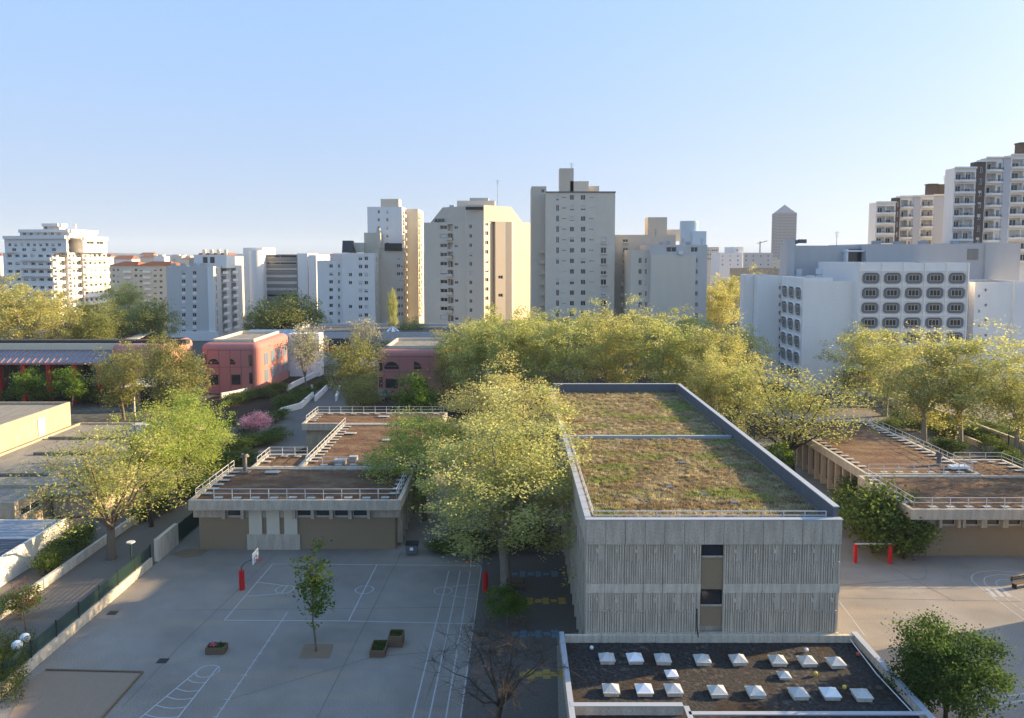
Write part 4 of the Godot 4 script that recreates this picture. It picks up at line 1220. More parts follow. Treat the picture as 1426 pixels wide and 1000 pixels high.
func red_buildings() -> void:
	red_block("red panelled block with arched windows beside the sloping path", -63.8, -51.6, 153, 174, Y(478, 153))
	red_block("red panelled block half hidden behind plane trees", X(522, 150), X(629, 150), 150, 168, Y(487, 150))
	# long glazed hall
	var d := 145.0
	var t := thing("shopping_hall", "long red framed hall with sloping glass canopy and dark tiled roof edge", "building", Vector3(-85, 0, -d))
	var x0 := -118.0
	var x1 := -77.0
	bx(t, "roof_edge", Vector3((x0 + x1) / 2 + 6, Y(477, d + 2), -d - 3), Vector3(x1 - x0 + 14, 0.9, 2.0), M.dark_slate)
	bx(t, "beige_band", Vector3((x0 + x1) / 2 + 3, Y(484, d), -d - 2.4), Vector3(x1 - x0 + 6, 1.2, 2.2), M.cream_panel)
	bx(t, "back_wall", Vector3((x0 + x1) / 2 + 3, 5, -d - 5), Vector3(x1 - x0 + 6, 10, 3), M.red_panel)
	var yt := Y(489, d)
	var yb := Y(505.5, d - 2.5)
	var n := 34
	for i in n:
		var x := x0 + (x1 - x0) * (i + 0.5) / n
		var g := MB.new()
		g.bar(Vector3(x, yt, -d - 1.2), Vector3(x, yb, -d + 2.5), (x1 - x0) / n - 0.12, 0.06)
		part(t, "glass_pane", g, M.canopy_glass)
		var r := MB.new()
		r.bar(Vector3(x + (x1 - x0) / n / 2, yt + 0.04, -d - 1.2), Vector3(x + (x1 - x0) / n / 2, yb + 0.04, -d + 2.5), 0.14, 0.14)
		part(t, "glazing_bar", r, M.red_pale)
	bx(t, "canopy_beam", Vector3((x0 + x1) / 2, yb - 0.15, -d + 2.5), Vector3(x1 - x0, 0.3, 0.25), M.red_panel)
	bx(t, "canopy_beam", Vector3((x0 + x1) / 2, (yt + yb) / 2 - 0.02, -d + 0.65), Vector3(x1 - x0, 0.12, 0.2), M.red_pale)
	for i in 9:
		var x := X(-4, d) - 2 + i * 4.85 - 12.0
		if x > x1: break
		bx(t, "column", Vector3(x, yb / 2, -d + 1.6), Vector3(0.85, yb, 0.85), M.red_paint)
		bx(t, "glass_pane", Vector3(x + 2.42, yb / 2, -d - 0.6), Vector3(3.9, yb, 0.1), M.glass)
	# rounded end wall that catches the sun
	part(t, "end_wall", rounded_box(-77, -66, 143, 156, 0, Y(477, 146), 1.3), M.red_pale)
	for i in 3: bx(t, "panel_joint", Vector3(-75 + i * 3.5, 5, -142.97), Vector3(0.07, 9, 0.04), M.brown_strip)
	var striped := thing("striped_roof_hall", "low hall with a brown and cream striped pitched roof", "building", Vector3(-118, 0, -205))
	bx(striped, "wall", Vector3(-112, 3.0, -204), Vector3(26, 6.0, 10), M.brick_brown)
	for k in 9:
		var g := MB.new()
		var xx := -126.0 + k * 3.2
		g.bar(Vector3(xx, 5.8, -196), Vector3(xx + 3, 8.2, -207), 3.2, 0.15)
		part(striped, "roof_strip", g, M.cream_panel if k % 2 == 0 else M.brown_strip)
	var tent := thing("canopy", "white curved canopy over a dark entrance under the trees", "canopy", Vector3(-64, 0, -134))
	for k in 6:
		var g := MB.new()
		var a0 := -0.5 + k * 0.17
		g.bar(Vector3(-67.5 + k * 1.4, 4.2 + cos(a0) * 1.2, -130), Vector3(-67.5 + k * 1.4, 4.6 + cos(a0) * 1.2, -137), 1.42, 0.12)
		part(tent, "canopy_panel", g, M.cool_white)
	for k in 2: bx(tent, "column", Vector3(-66.5 + k * 5, 2.5, -131), Vector3(0.25, 5.0, 0.25), M.steel)
	bx(tent, "back_wall", Vector3(-64, 2.4, -137.5), Vector3(9, 4.8, 0.3), M.black_metal)
	var s := thing("shopping_centre", "grey flat-roofed shopping centre with glass rooflights behind the red block", "building", Vector3(-50, 0, -196))
	block(s, X(395, 190), X(640, 190), 190, 215, 0, Y(463, 190), M.grey_render)
	bx(s, "shopfront", Vector3(X(465, 189), Y(479, 189), -189.8), Vector3(7.5, 2.6, 0.3), M.glass)
	bx(s, "red_band", Vector3(X(463, 189), Y(487, 189), -189.6), Vector3(9, 1.0, 0.4), M.red_paint)
	for k in 10:
		var g := MB.new()
		var xx := X(343, 186) + k * 1.45
		g.bar(Vector3(xx, Y(470, 182), -182), Vector3(xx, Y(459, 190), -190), 1.35, 0.1)
		part(s, "rooflight_pane", g, M.glass_blue)
	bx(s, "rooflight_base", Vector3(X(380, 186), 3.5, -187), Vector3(15, 7, 9), M.white_wall)
	bx(s, "side_wall", Vector3(X(425, 176), 5, -176), Vector3(7, 10, 4), M.cool_white)
	var cone := thing("kiosk_roof", "blue and white striped conical kiosk roof on a post", "kiosk", Vector3(X(546, 186), 0, -186))
	bx(cone, "post", cone.position + Vector3(0, 4.5, 0), Vector3(0.4, 9.0, 0.4), M.steel)
	for k in 12:
		var g := MB.new()
		var c: Vector3 = cone.position + Vector3(0, Y(454, 186), 0)
		var y: float = Y(461, 186) - Y(454, 186)
		g.tri(c, c + Vector3(cos(TAU * k / 12) * 1.7, y, sin(TAU * k / 12) * 1.7), c + Vector3(cos(TAU * (k + 1) / 12) * 1.7, y, sin(TAU * (k + 1) / 12) * 1.7))
		part(cone, "roof_panel", g, M.cool_white if k % 2 == 0 else M.glass_blue)
	# white winding walls and gate posts by the path
	var n2 := 0
	for l in [[[380, 584], [392, 573.5], [419, 566], [436, 550], [434, 540]], [[439, 556], [461.5, 534]], [[400, 542], [409, 536], [447, 518]], [[473, 541], [468, 556]], [[308, 552], [330, 548], [362, 540]]]:
		var wl := thing("garden_wall", ["winding white garden wall along the path bend", "short white wall on the inner side of the sloping path", "white wall rising to the red block", "white edge wall at the far side of the path", "white wall at the foot of the red block"][n2], "wall", G(l[0][0], l[0][1] + 2))
		for i in l.size() - 1:
			var g := MB.new()
			g.bar(G(l[i][0], l[i][1] + 3) + Vector3(0, 0.55, 0), G(l[i + 1][0], l[i + 1][1] + 3) + Vector3(0, 0.55, 0), 0.35, 1.1)
			part(wl, "wall_piece", g, M.white_wall)
		n2 += 1

# ------------------------------------------------------------------ apartment towers
func balcony(t: Node, O: Vector3, U: Vector3, u: float, v: float, w: float, out: float, h: float, m: Material) -> void:
	var N := U.cross(Vector3.UP)
	var b := put(t, "balcony", boxmesh(Vector3(w, h, 0.15)), m, O + U * (u + w / 2) + Vector3.UP * (v + h / 2) + N * out - W(t), atan2(-U.z, U.x))
	put(b, "balcony_floor", boxmesh(Vector3(w - 0.06, 0.2, out + 0.1)), m, Vector3(0, -h / 2 + 0.1, -out / 2 - 0.03))

func towers() -> void:
	# stepped white block at the far left
	var d := 262.0
	var t := thing("apartment_tower", "stepped white apartment block with long balconies and slanted parapets", "building", Vector3(X(80, d), 0, -d - 20))
	var foot := [xz(10, 268), xz(75, 262), xz(89, 270), xz(96, 269.4), xz(112, 279), xz(117, 278), xz(150, 294), xz(146, 322), xz(6, 322)]
	var dv := 2.75
	var y_top := Y(352, d)
	var holes := {}
	for e in [0, 1, 3, 5]:
		var wid: float = foot[e].distance_to(foot[e + 1])
		var hh := []
		var k := maxi(1, int(wid / 3.2))
		for i in k:
			for f in 9: hh.append([wid * (i + 0.15) / k, y_top - 1.6 - f * dv, wid * 0.62 / k, 1.0])
		holes[e] = hh
	walls(t, foot, 0, y_top, M.white_wall, holes, null, 0.5, 0.3)
	for e in [0, 1, 3, 5]:
		var a := Vector3(foot[e].x, 0, foot[e].y)
		var U := Vector3(foot[e + 1].x - foot[e].x, 0, foot[e + 1].y - foot[e].y).normalized()
		var wid: float = foot[e].distance_to(foot[e + 1])
		for f in 9:
			if e == 0 and f % 4 == 3: continue
			balcony(t, a, U, (wid * 0.32 if e == 0 else 0.0), y_top - 2.75 - f * dv, wid * (0.68 if e == 0 else 1.0), 1.0, 1.05, M.white_wall)
	var up := [[10, 150, 352, 331, 270, 312], [30, 136, 331, 321.5, 274, 308], [64, 95, 321.5, 312, 280, 295]]
	var foots := [[xz(9, 267), xz(95, 263), xz(99, 278), xz(118, 276), xz(151, 290), xz(146, 312), xz(9, 312)], [xz(31, 271), xz(100, 268), xz(137, 288), xz(132, 308), xz(31, 308)], [xz(64, 277), xz(86, 276), xz(95, 282), xz(93, 295), xz(64, 295)]]
	for i in 3:
		var y0 := Y(up[i][2], 265)
		var y1 := Y(up[i][3], 265)
		var hs := {}
		var wd: float = foots[i][0].distance_to(foots[i][1])
		var row := []
		for k in (9 if i == 0 else 6 if i == 1 else 1): row.append([wd * (0.06 + k * (0.1 if i == 0 else 0.14)), (y1 - y0) * 0.42, 1.2, 1.1])
		if i == 0:
			for k in 5: row.append([wd * (0.12 + k * 0.16), 0.5, 1.6, 1.1])
		hs[0] = row
		if i == 0:
			for e in [1, 3]:
				var we: float = foots[0][e].distance_to(foots[0][e + 1])
				hs[e] = [[we * 0.15, 0.6, we * 0.3, 1.0], [we * 0.55, 0.6, we * 0.3, 1.0], [we * 0.15, 3.2, we * 0.3, 1.0], [we * 0.55, 3.2, we * 0.3, 1.0]]
		walls(t, foots[i], y0 + 0.01, y1, M.white_wall, hs, null, 0.3)
		for e in (4 if i == 0 else 2):
			var a := Vector3(foots[i][e].x, 0, foots[i][e].y)
			var b := Vector3(foots[i][e + 1].x, 0, foots[i][e + 1].y)
			var g := MB.new()
			var N := (b - a).normalized().cross(Vector3.UP)
			g.bar(a + Vector3.UP * (y1 + 0.1) + N * 0.3, b + Vector3.UP * (y1 + 0.1) + N * 0.3, 0.8, 1.1)
			part(t, "roof_parapet", g, M.white_wall)
	bx(t, "chimney", Vector3(X(108, 285), Y(318, 285), -285), Vector3(0.7, 3.0, 0.7), M.white_wall)

	# grey slab with a blank gable and balconies to the right
	d = 247.0
	t = thing("apartment_block", "grey rendered eight-storey block with two columns of small windows", "building", Vector3(X(265, d), 0, -d))
	var x0 := X(232, d)
	var x1 := X(298, d)
	var top := Y(371, d)
	var O := Vector3(x0, 0, -d)
	var fr := seen_holes(O, [[255.5, 5.2], [270.8, 5.2]], span(380, 11.75, 8), 5.4)
	var rh := grid_holes([[2.0, 0.9], [8.5, 4.6, 1.5], [17.5, 5.0, 1.5]], top - 2.6, -2.76, 8, 2.0)
	block(t, x0, x1, d, 273, 0, top, M.grey_block, fr, rh)
	for q in fr: bx(t, "spandrel", O + Vector3(q[0] + q[2] / 2, q[1] - 0.55, 0.02), Vector3(q[2], 0.9, 0.06), M.white_wall)
	for i in 8:
		for u in [6.2, 15.0]: balcony(t, Vector3(x1, 0, -d), Vector3.FORWARD, u, top - 2.7 - i * 2.76, 4.8, 0.7, 0.9, M.white_wall)
	bx(t, "pilaster", Vector3(x1 - 1.0, top / 2, -d + 0.05), Vector3(2.0, top, 0.16), M.white_wall)
	bx(t, "roof_house", Vector3(X(300, 258), Y(364, 258), -258), Vector3(11, 4.5, 8), M.white_wall)
	for s in [-1.2, 1.2]: bx(t, "roof_window", Vector3(X(292, 254) + s, Y(362, 254), -253.96), Vector3(1.5, 2.0, 0.1), M.glass)
	mast(t, Vector3(X(244, 255), top - 0.6, -255), 3.0)
	for q in [243, 256, 270, 284]: bx(t, "roof_vent", Vector3(X(q, 252), top + 0.2, -252), Vector3(1.4, 1.5, 1.2), M.grey_render)
	bx(t, "base_wall", Vector3((x0 + x1) / 2, 1.5, -d + 0.4), Vector3(x1 - x0 + 2, 3.0, 0.6), M.white_wall)
	t = thing("apartment_block", "cream block with a red tiled roof top behind the grey slab", "building", Vector3(X(304, 330), 0, -330))
	block(t, X(280, 330), X(322, 330), 330, 350, 0, Y(357, 330), M.cream_panel, seen_holes(Vector3(X(280, 330), 0, -330), [[285, 3], [292, 3], [300, 3], [308, 3], [316, 3]], [362], 3))
	bx(t, "tiled_roof", Vector3(X(302, 336), Y(354.5, 336), -338), Vector3(13, 1.3, 9), M.orange_tile)
	for k in 4: bx(t, "chimney", Vector3(X(286 + k * 10, 333), Y(351, 333), -333), Vector3(1.2, 2.2, 1.2), M.cream_panel)

	# office with strip windows between two white stair towers
	d = 300.0
	t = thing("office_building", "brown grey office slab with strip windows between white stair towers", "building", Vector3(X(392, d), 0, -d))
	var strips := []
	for i in 7: strips.append([0.4, Y(355 + 4 + i * 9.1, d), X(415, d) - X(367, d) - 0.8, 1.1])
	block(t, X(367, d), X(415, d), d, 318, 0, Y(354.5, d), M.office_grey, strips, [], [], null, 0.3, 0.6)
	block(t, X(340, 296), X(367, 296), 296, 312, 0, Y(345, 296), M.cool_white)
	block(t, X(415, 296), X(429, 296), 296, 312, 0, Y(353, 296), M.cool_white)
	block(t, X(430, 290), X(441, 290), 290, 312, 0, Y(355, 290), M.white_wall, [], grid_holes([[6, 1.2], [14, 1.2]], 4, 3, 8, 1.3))
	var rd := MB.new()
	rd.tube([Vector3(X(359, 294), 0, -293), Vector3(X(359, 294), Y(349, 294), -293)], [2.6, 2.6], 16)
	rd.ring_cap(Vector3(X(359, 294), Y(349, 294), -293), 2.6, 16, Vector3.UP)
	part(t, "round_stair", rd, M.white_wall)

	# white stepped group with the tall cream tower
	d = 258.0
	t = thing("apartment_block", "white block with a dark mansard corner and three window columns", "building", Vector3(X(480, d), 0, -d))
	O = Vector3(X(442, d), 0, -d)
	block(t, O.x, X(477, d), d, 280, 0, Y(363, d), M.white_wall, seen_holes(O, [[461, 5.2], [472, 2.8]], span(370.5, 11, 9), 5.0))
	O = Vector3(X(476.5, 254), 0, -254)
	fr = seen_holes(O, [[502, 5], [510, 5]], span(360, 11.25, 9), 5.2)
	fr.append_array(seen_holes(O, [[488, 4.6]], [382.5, 393.7, 427], 4.8))
	rh = grid_holes([[4.5, 1.4], [12, 3.4, 1.2], [17, 3.4, 1.2]], Y(352, 254) - 3.2, -2.75, 9, 1.9)
	block(t, O.x, X(522, 254), 254, 276, 0, Y(352.5, 254), M.white_wall, fr, rh)
	for i in 9:
		for u in [10.2, 15.2]: balcony(t, Vector3(X(522, 254), 0, -254), Vector3.FORWARD, u, Y(352, 254) - 3.3 - i * 2.75, 3.6, 0.7, 0.9, M.cream_panel)
	var ms := MB.new()
	ms.quad(Vector3(X(477, 254), Y(352, 254), -254), Vector3(X(492, 254), Y(352, 254), -254), Vector3(X(490, 258), Y(335, 258), -258), Vector3(X(478, 258), Y(335, 258), -258), Vector3(0, 0.7, 0.7))
	ms.quad(Vector3(X(492, 254), Y(352, 254), -254), Vector3(X(492, 254), Y(352, 254), -262), Vector3(X(490, 258), Y(335, 258), -262), Vector3(X(490, 258), Y(335, 258), -258), Vector3(1, 0.2, 0))
	ms.quad(Vector3(X(477, 254), Y(352, 254), -254), Vector3(X(477, 254), Y(352, 254), -262), Vector3(X(478, 258), Y(335, 258), -262), Vector3(X(478, 258), Y(335, 258), -258), Vector3(-1, 0.2, 0))
	part(t, "mansard_roof", ms, M.dark_slate)
	bx(t, "roof_house", Vector3(X(499, 262), Y(345, 262), -262), Vector3(5, 3.4, 5), M.cream_panel)
	t = thing("apartment_tower", "tall cream and white tower with glazed balcony stacks", "building", Vector3(X(550, 268), 0, -268))
	d = 268.0
	O = Vector3(X(513, d), 0, -d)
	fr = seen_holes(O, [[527.3, 3], [539.3, 3]], span(295, 11.2, 6), 4.6)
	block(t, O.x, X(561, d), d, 292, 0, Y(288, d), M.cool_white, fr, grid_holes([[3.4, 4.6, 1.2]], Y(288, d) - 3.4, -2.75, 14, 2.0))
	for i in 14: balcony(t, Vector3(X(561, d), 0, -d), Vector3.FORWARD, 1.0, Y(288, d) - 3.5 - i * 2.75, 4.8, 0.8, 0.95, M.cream_panel)
	block(t, X(562, 276), X(583, 276), 276, 292, 0, Y(291, 276), M.cream_panel, [], grid_holes([[3.0, 3.6, 1.2], [9, 3.6, 1.2]], Y(291, 276) - 3.4, -2.75, 14, 2.0))
	for i in 14:
		balcony(t, Vector3(X(583, 276), 0, -276), Vector3.FORWARD, 1.1, Y(291, 276) - 3.5 - i * 2.75, 3.8, 0.8, 0.95, M.cream_panel)
		balcony(t, Vector3(X(562, 276), 0, -276), Vector3.RIGHT, 0.0, Y(291, 276) - 3.5 - i * 2.75, 1.4, 0.7, 0.95, M.cream_panel)
	bx(t, "roof_house", Vector3(X(546, 276), Y(284, 276), -276), Vector3(6.5, 3.2, 6), M.cream_panel)
	block(t, X(508, 262), X(529, 262), 262, 267.8, 0, Y(324, 262), M.cream_panel)
	bx(t, "chimney", Vector3(X(528, 260), Y(330, 260), -260), Vector3(1.1, 6, 1.1), M.cream_panel)
	block(t, X(529, 263), X(562, 263), 263, 267.8, 0, Y(345, 263), M.tan_tower, seen_holes(Vector3(X(529, 263), 0, -263), [[555, 5], [562 - 2.2, 3]], span(359, 11.2, 8), 5))
	bx(t, "roof_slope", Vector3(X(548, 262), Y(344, 262), -262.6), Vector3(6, 2.6, 0.5), M.dark_slate)

	# faceted tan tower
	t = thing("apartment_tower", "tan faceted tower with chamfered roofline and loggia columns", "building", Vector3(X(665, 240), 0, -240))
	var f2 := [xz(591, 240), xz(648, 232), xz(650, 229.5), xz(674, 228), xz(688, 233), xz(690, 231.5), xz(704, 233.2), xz(713, 234), xz(714, 235.6), xz(739, 241.5), xz(735, 275), xz(600, 275)]
	var yb := Y(309, 234)
	var hs2 := {}
	var rows := []
	for i in 11:
		var v := yb - 2.2 - i * 2.82
		rows.append([6.2, v, 2.7, 1.2])
		rows.append([9.1, v - 0.5, 2.1, 2.0, 1.2, 1])
		if i % 2 == 0: rows.append([11.7, v, 1.3, 0.9])
	hs2[0] = rows
	hs2[2] = []
	hs2[3] = []
	for i in 13:
		hs2[2].append([0.8, yb - 2.2 - i * 2.82, 0.9, 1.2])
		if i > 0: hs2[3].append([0.7, yb - 1.4 - (i - 1) * 2.82, 1.9, 1.2])
	hs2[5] = [[1.0, yb - 17.5, 1.6, 1.0], [1.0, yb - 23.1, 1.6, 1.0]]
	walls(t, f2, 0, yb, M.tan_tower, hs2, null, 0.3, 0.3)
	for i in 11:
		if i % 2 == 1: balcony(t, Vector3(f2[0].x, 0, f2[0].y), Vector3(f2[1].x - f2[0].x, 0, f2[1].y - f2[0].y).normalized(), 8.6, yb - 2.8 - i * 2.82, 2.6, 0.5, 0.8, M.tan_tower)
	var lo2 := [xz(600, 240), xz(648, 233), xz(650, 230.5), xz(674, 229), xz(706, 235.5), xz(728, 240.5), xz(724, 272), xz(606, 272)]
	var hi2 := [xz(617, 243), xz(648, 236), xz(650, 231.5), xz(674, 230), xz(700, 237.5), xz(712, 241), xz(708, 268), xz(620, 268)]
	var y2 := Y(287, 236)
	var cap := MB.new()
	for i in lo2.size():
		var j := (i + 1) % lo2.size()
		var a := Vector3(lo2[i].x, yb, lo2[i].y)
		var b := Vector3(lo2[j].x, yb, lo2[j].y)
		cap.quad(a, b, Vector3(hi2[j].x, y2, hi2[j].y), Vector3(hi2[i].x, y2, hi2[i].y), (b - a).cross(Vector3.UP).normalized())
	var flat := PackedVector2Array()
	for p in hi2: flat.append(p)
	cap.poly(flat, y2)
	part(t, "upper_storeys", cap, M.tan_tower)
	for q in [[630, 286], [642, 286.5], [684, 286], [654, 284]]: bx(t, "roof_vent", Vector3(X(q[0], 250), y2 + 0.5, -250), Vector3(1.6, 1.3, 1.2), M.grey_render)
	bx(t, "roof_band", Vector3(X(661, 229), Y(290, 229), -229.2), Vector3(5.4, 0.9, 0.4), M.dark_slate)
	bx(t, "roof_house", Vector3(X(664, 245), Y(285, 245), -245), Vector3(12, 2.0, 8), M.tan_tower)
	bx(t, "roof_house", Vector3(X(668, 245), Y(282, 245), -245), Vector3(6, 2.6, 5), M.grey_render)
	for k in 3: bx(t, "window", Vector3(X(608 + k * 5, 238.5), Y(307, 238), -238.2 + k * 0.65), Vector3(0.9, 1.0, 0.2), M.glass)
	mast(t, Vector3(X(693, 245), y2, -245), 9.0)

	# concrete tower in the middle
	d = 201.0
	t = thing("apartment_tower", "tall grey concrete tower with plain grid of windows and roof tower", "building", Vector3(X(798, d), 0, -d))
	O = Vector3(X(760, d), 0, -d)
	var rr := span(275, 14.75, 13)
	fr = seen_holes(O, [[776.5, 4.2, 8.6], [796.5, 6, 6.8], [812, 6.6, 6.8]], rr, 7)
	fr.append_array(seen_holes(O, [[785.5, 6.6, 1.6], [823.5, 6.6, 1.6]], rr, 1.6))
	fr.append_array(seen_holes(O, [[840.5, 8, 8]], rr.slice(4), 8))
	block(t, O.x, X(855.5, d), d, 219, 0, Y(268, d), M.stone_tower, fr, [], [], null, 0.25, 0.35)
	for r in rr.slice(4): bx(t, "window_box", PD(840.5, r + 4.6, d) + Vector3(0, 0, 0.2), Vector3(1.7, 0.3, 0.45), M.stone_tower)
	block(t, X(740, 206), X(760.4, 206), 206, 219, 0, Y(259.5, 206), M.stone_dark, seen_holes(Vector3(X(740, 206), 0, -206), [[756, 5]], [266], 5))
	for i in 8: balcony(t, Vector3(X(751, 206), 0, -206), Vector3.RIGHT, 0, Y(353 + i * 14.6, 206), 1.9, 0.9, 1.1, M.stone_dark)
	bx(t, "roof_tower", Vector3(X(787.5, 208), Y(252, 208), -208), Vector3(3.8, 6.4, 4), M.stone_dark)
	bx(t, "roof_house", Vector3(X(805, 208), Y(262, 208), -208), Vector3(5, 3.4, 4), M.stone_tower)
	bx(t, "roof_house", Vector3(X(822, 210), Y(265, 210), -210), Vector3(4, 2.0, 4), M.cream_panel)
	bx(t, "coping", Vector3(X(808, d), Y(267.4, d), -d + 0.05), Vector3(18.5, 0.3, 0.3), M.zinc_dark)
	mast(t, Vector3(X(795, 208), Y(240, 208), -208), 2.6)

	# lower wing to its right, with the blank pale gable in front
	t = thing("apartment_block", "beige seven-storey block with boxed windows beside the concrete tower", "building", Vector3(X(880, 206), 0, -206))
	d = 206.0
	O = Vector3(X(855, d), 0, -d)
	fr = seen_holes(O, [[871, 7.5, 7]], span(334, 14.8, 9), 7)
	block(t, O.x, X(940, d), d, 224, 0, Y(327, d), M.stone_dark, fr)
	for q in span(334, 14.8, 9): bx(t, "window_box", PD(871, q + 4, d) + Vector3(0, 0, 0.2), Vector3(1.8, 0.3, 0.5), M.stone_tower)
	bx(t, "roof_tower", Vector3(X(912, 210), Y(317, 210), -210), Vector3(5.2, 5.5, 5), M.stone_dark)
	bx(t, "roof_house", Vector3(X(925, 212), Y(328, 212), -212), Vector3(7.5, 3.2, 5), M.stone_tower)
	bx(t, "chimney", Vector3(X(906, 209), Y(306, 209), -209), Vector3(0.8, 1.2, 0.8), M.brick_brown)
	for i in 3: balcony(t, Vector3(X(864, d), 0, -d), Vector3.RIGHT, 0, Y(398 + i * 15, d), 2.6, 1.1, 1.1, M.stone_tower)
	t = thing("apartment_block", "pale block with a broad blank gable and one window column", "building", Vector3(X(945, 190), 0, -190))
	d = 190.0
	O = Vector3(X(905, d), 0, -d)
	fr = seen_holes(O, [[970, 3.6, 6.5]], span(363, 15.3, 6), 6.5)
	fr.append_array(seen_holes(O, [[935, 14, 7], [967, 9.5, 7]], [347.5], 7))
	block(t, O.x, X(984, d), d, 210, 0, Y(341, d), M.grey_block, fr, [], [], null, 0.3, 0.1)
	bx(t, "gable_panel", Vector3(X(937, d), Y(430, d) + 0.0, -d + 0.12), Vector3(X(968.3, d) - X(906, d), Y(356, d) - Y(504, d), 0.22), M.stone_tower)
	O = Vector3(X(878.5, 192), 0, -192)
	block(t, O.x, X(905.3, 192), 192, 205, 0, Y(348, 192), M.stone_tower, seen_holes(O, [[891.5, 4.8, 7.5], [899.5, 3, 7.5]], span(363, 15.3, 5), 7))
	var ac := PD(948, 352, 189.6)
	for q in [[912, 328], [950, 341], [976, 341]]: mast(t, Vector3(X(q[0], 197), Y(q[1], 197) - 0.4, -197), 2.2)
	for q in [[920, 340], [958, 339.5], [930, 339]]: bx(t, "roof_vent", PD(q[0], q[1], 198), Vector3(1.2, 1.2, 0.9), M.zinc)
	bx(t, "air_unit", ac, Vector3(1.0, 0.8, 0.6), M.plastic_white)

func mast(t: Node, base: Vector3, h: float) -> void:
	var m := MB.new()
	m.tube([base, base + Vector3.UP * h], [0.06, 0.04], 5)
	for k in 4: m.box(base + Vector3.UP * (h - 0.3 - k * 0.35), Vector3(1.2 - k * 0.15, 0.05, 0.05))
	part(t, "antenna", m, M.zinc_dark)

func pod(w: float, h: float, r: float) -> Array:     # rounded frame of one window bay and its dish
	var pts := []
	for q in [[1, 1, 0.0], [-1, 1, 0.5], [-1, -1, 1.0], [1, -1, 1.5]]:
		for k in 5:
			var a: float = PI * (q[2] + 0.5 * k / 4.0)
			pts.append(Vector3(q[0] * (w / 2 - r) + cos(a) * r, q[1] * (h / 2 - r) + sin(a) * r, 0))
	var ring := MB.new()
	var dish := MB.new()
	var n := pts.size()
	for i in n:
		var a: Vector3 = pts[i]
		var b: Vector3 = pts[(i + 1) % n]
		var a2 := a * 0.9 + Vector3(0, 0, 0.18)
		var b2 := b * 0.9 + Vector3(0, 0, 0.18)
		ring.quad(a, b, b2, a2, (a.normalized() + Vector3(0, 0, 0.5)).normalized())
		ring.quad(a2, b2, b2 * 0.93 - Vector3(0, 0, 0.2), a2 * 0.93 - Vector3(0, 0, 0.2), -a.normalized())
		dish.tri(Vector3(0, 0, 0.03), Vector3(a.x * 0.9, a.y * 0.9, 0.03), Vector3(b.x * 0.9, b.y * 0.9, 0.03))
	return [ring.mesh(), dish.mesh()]

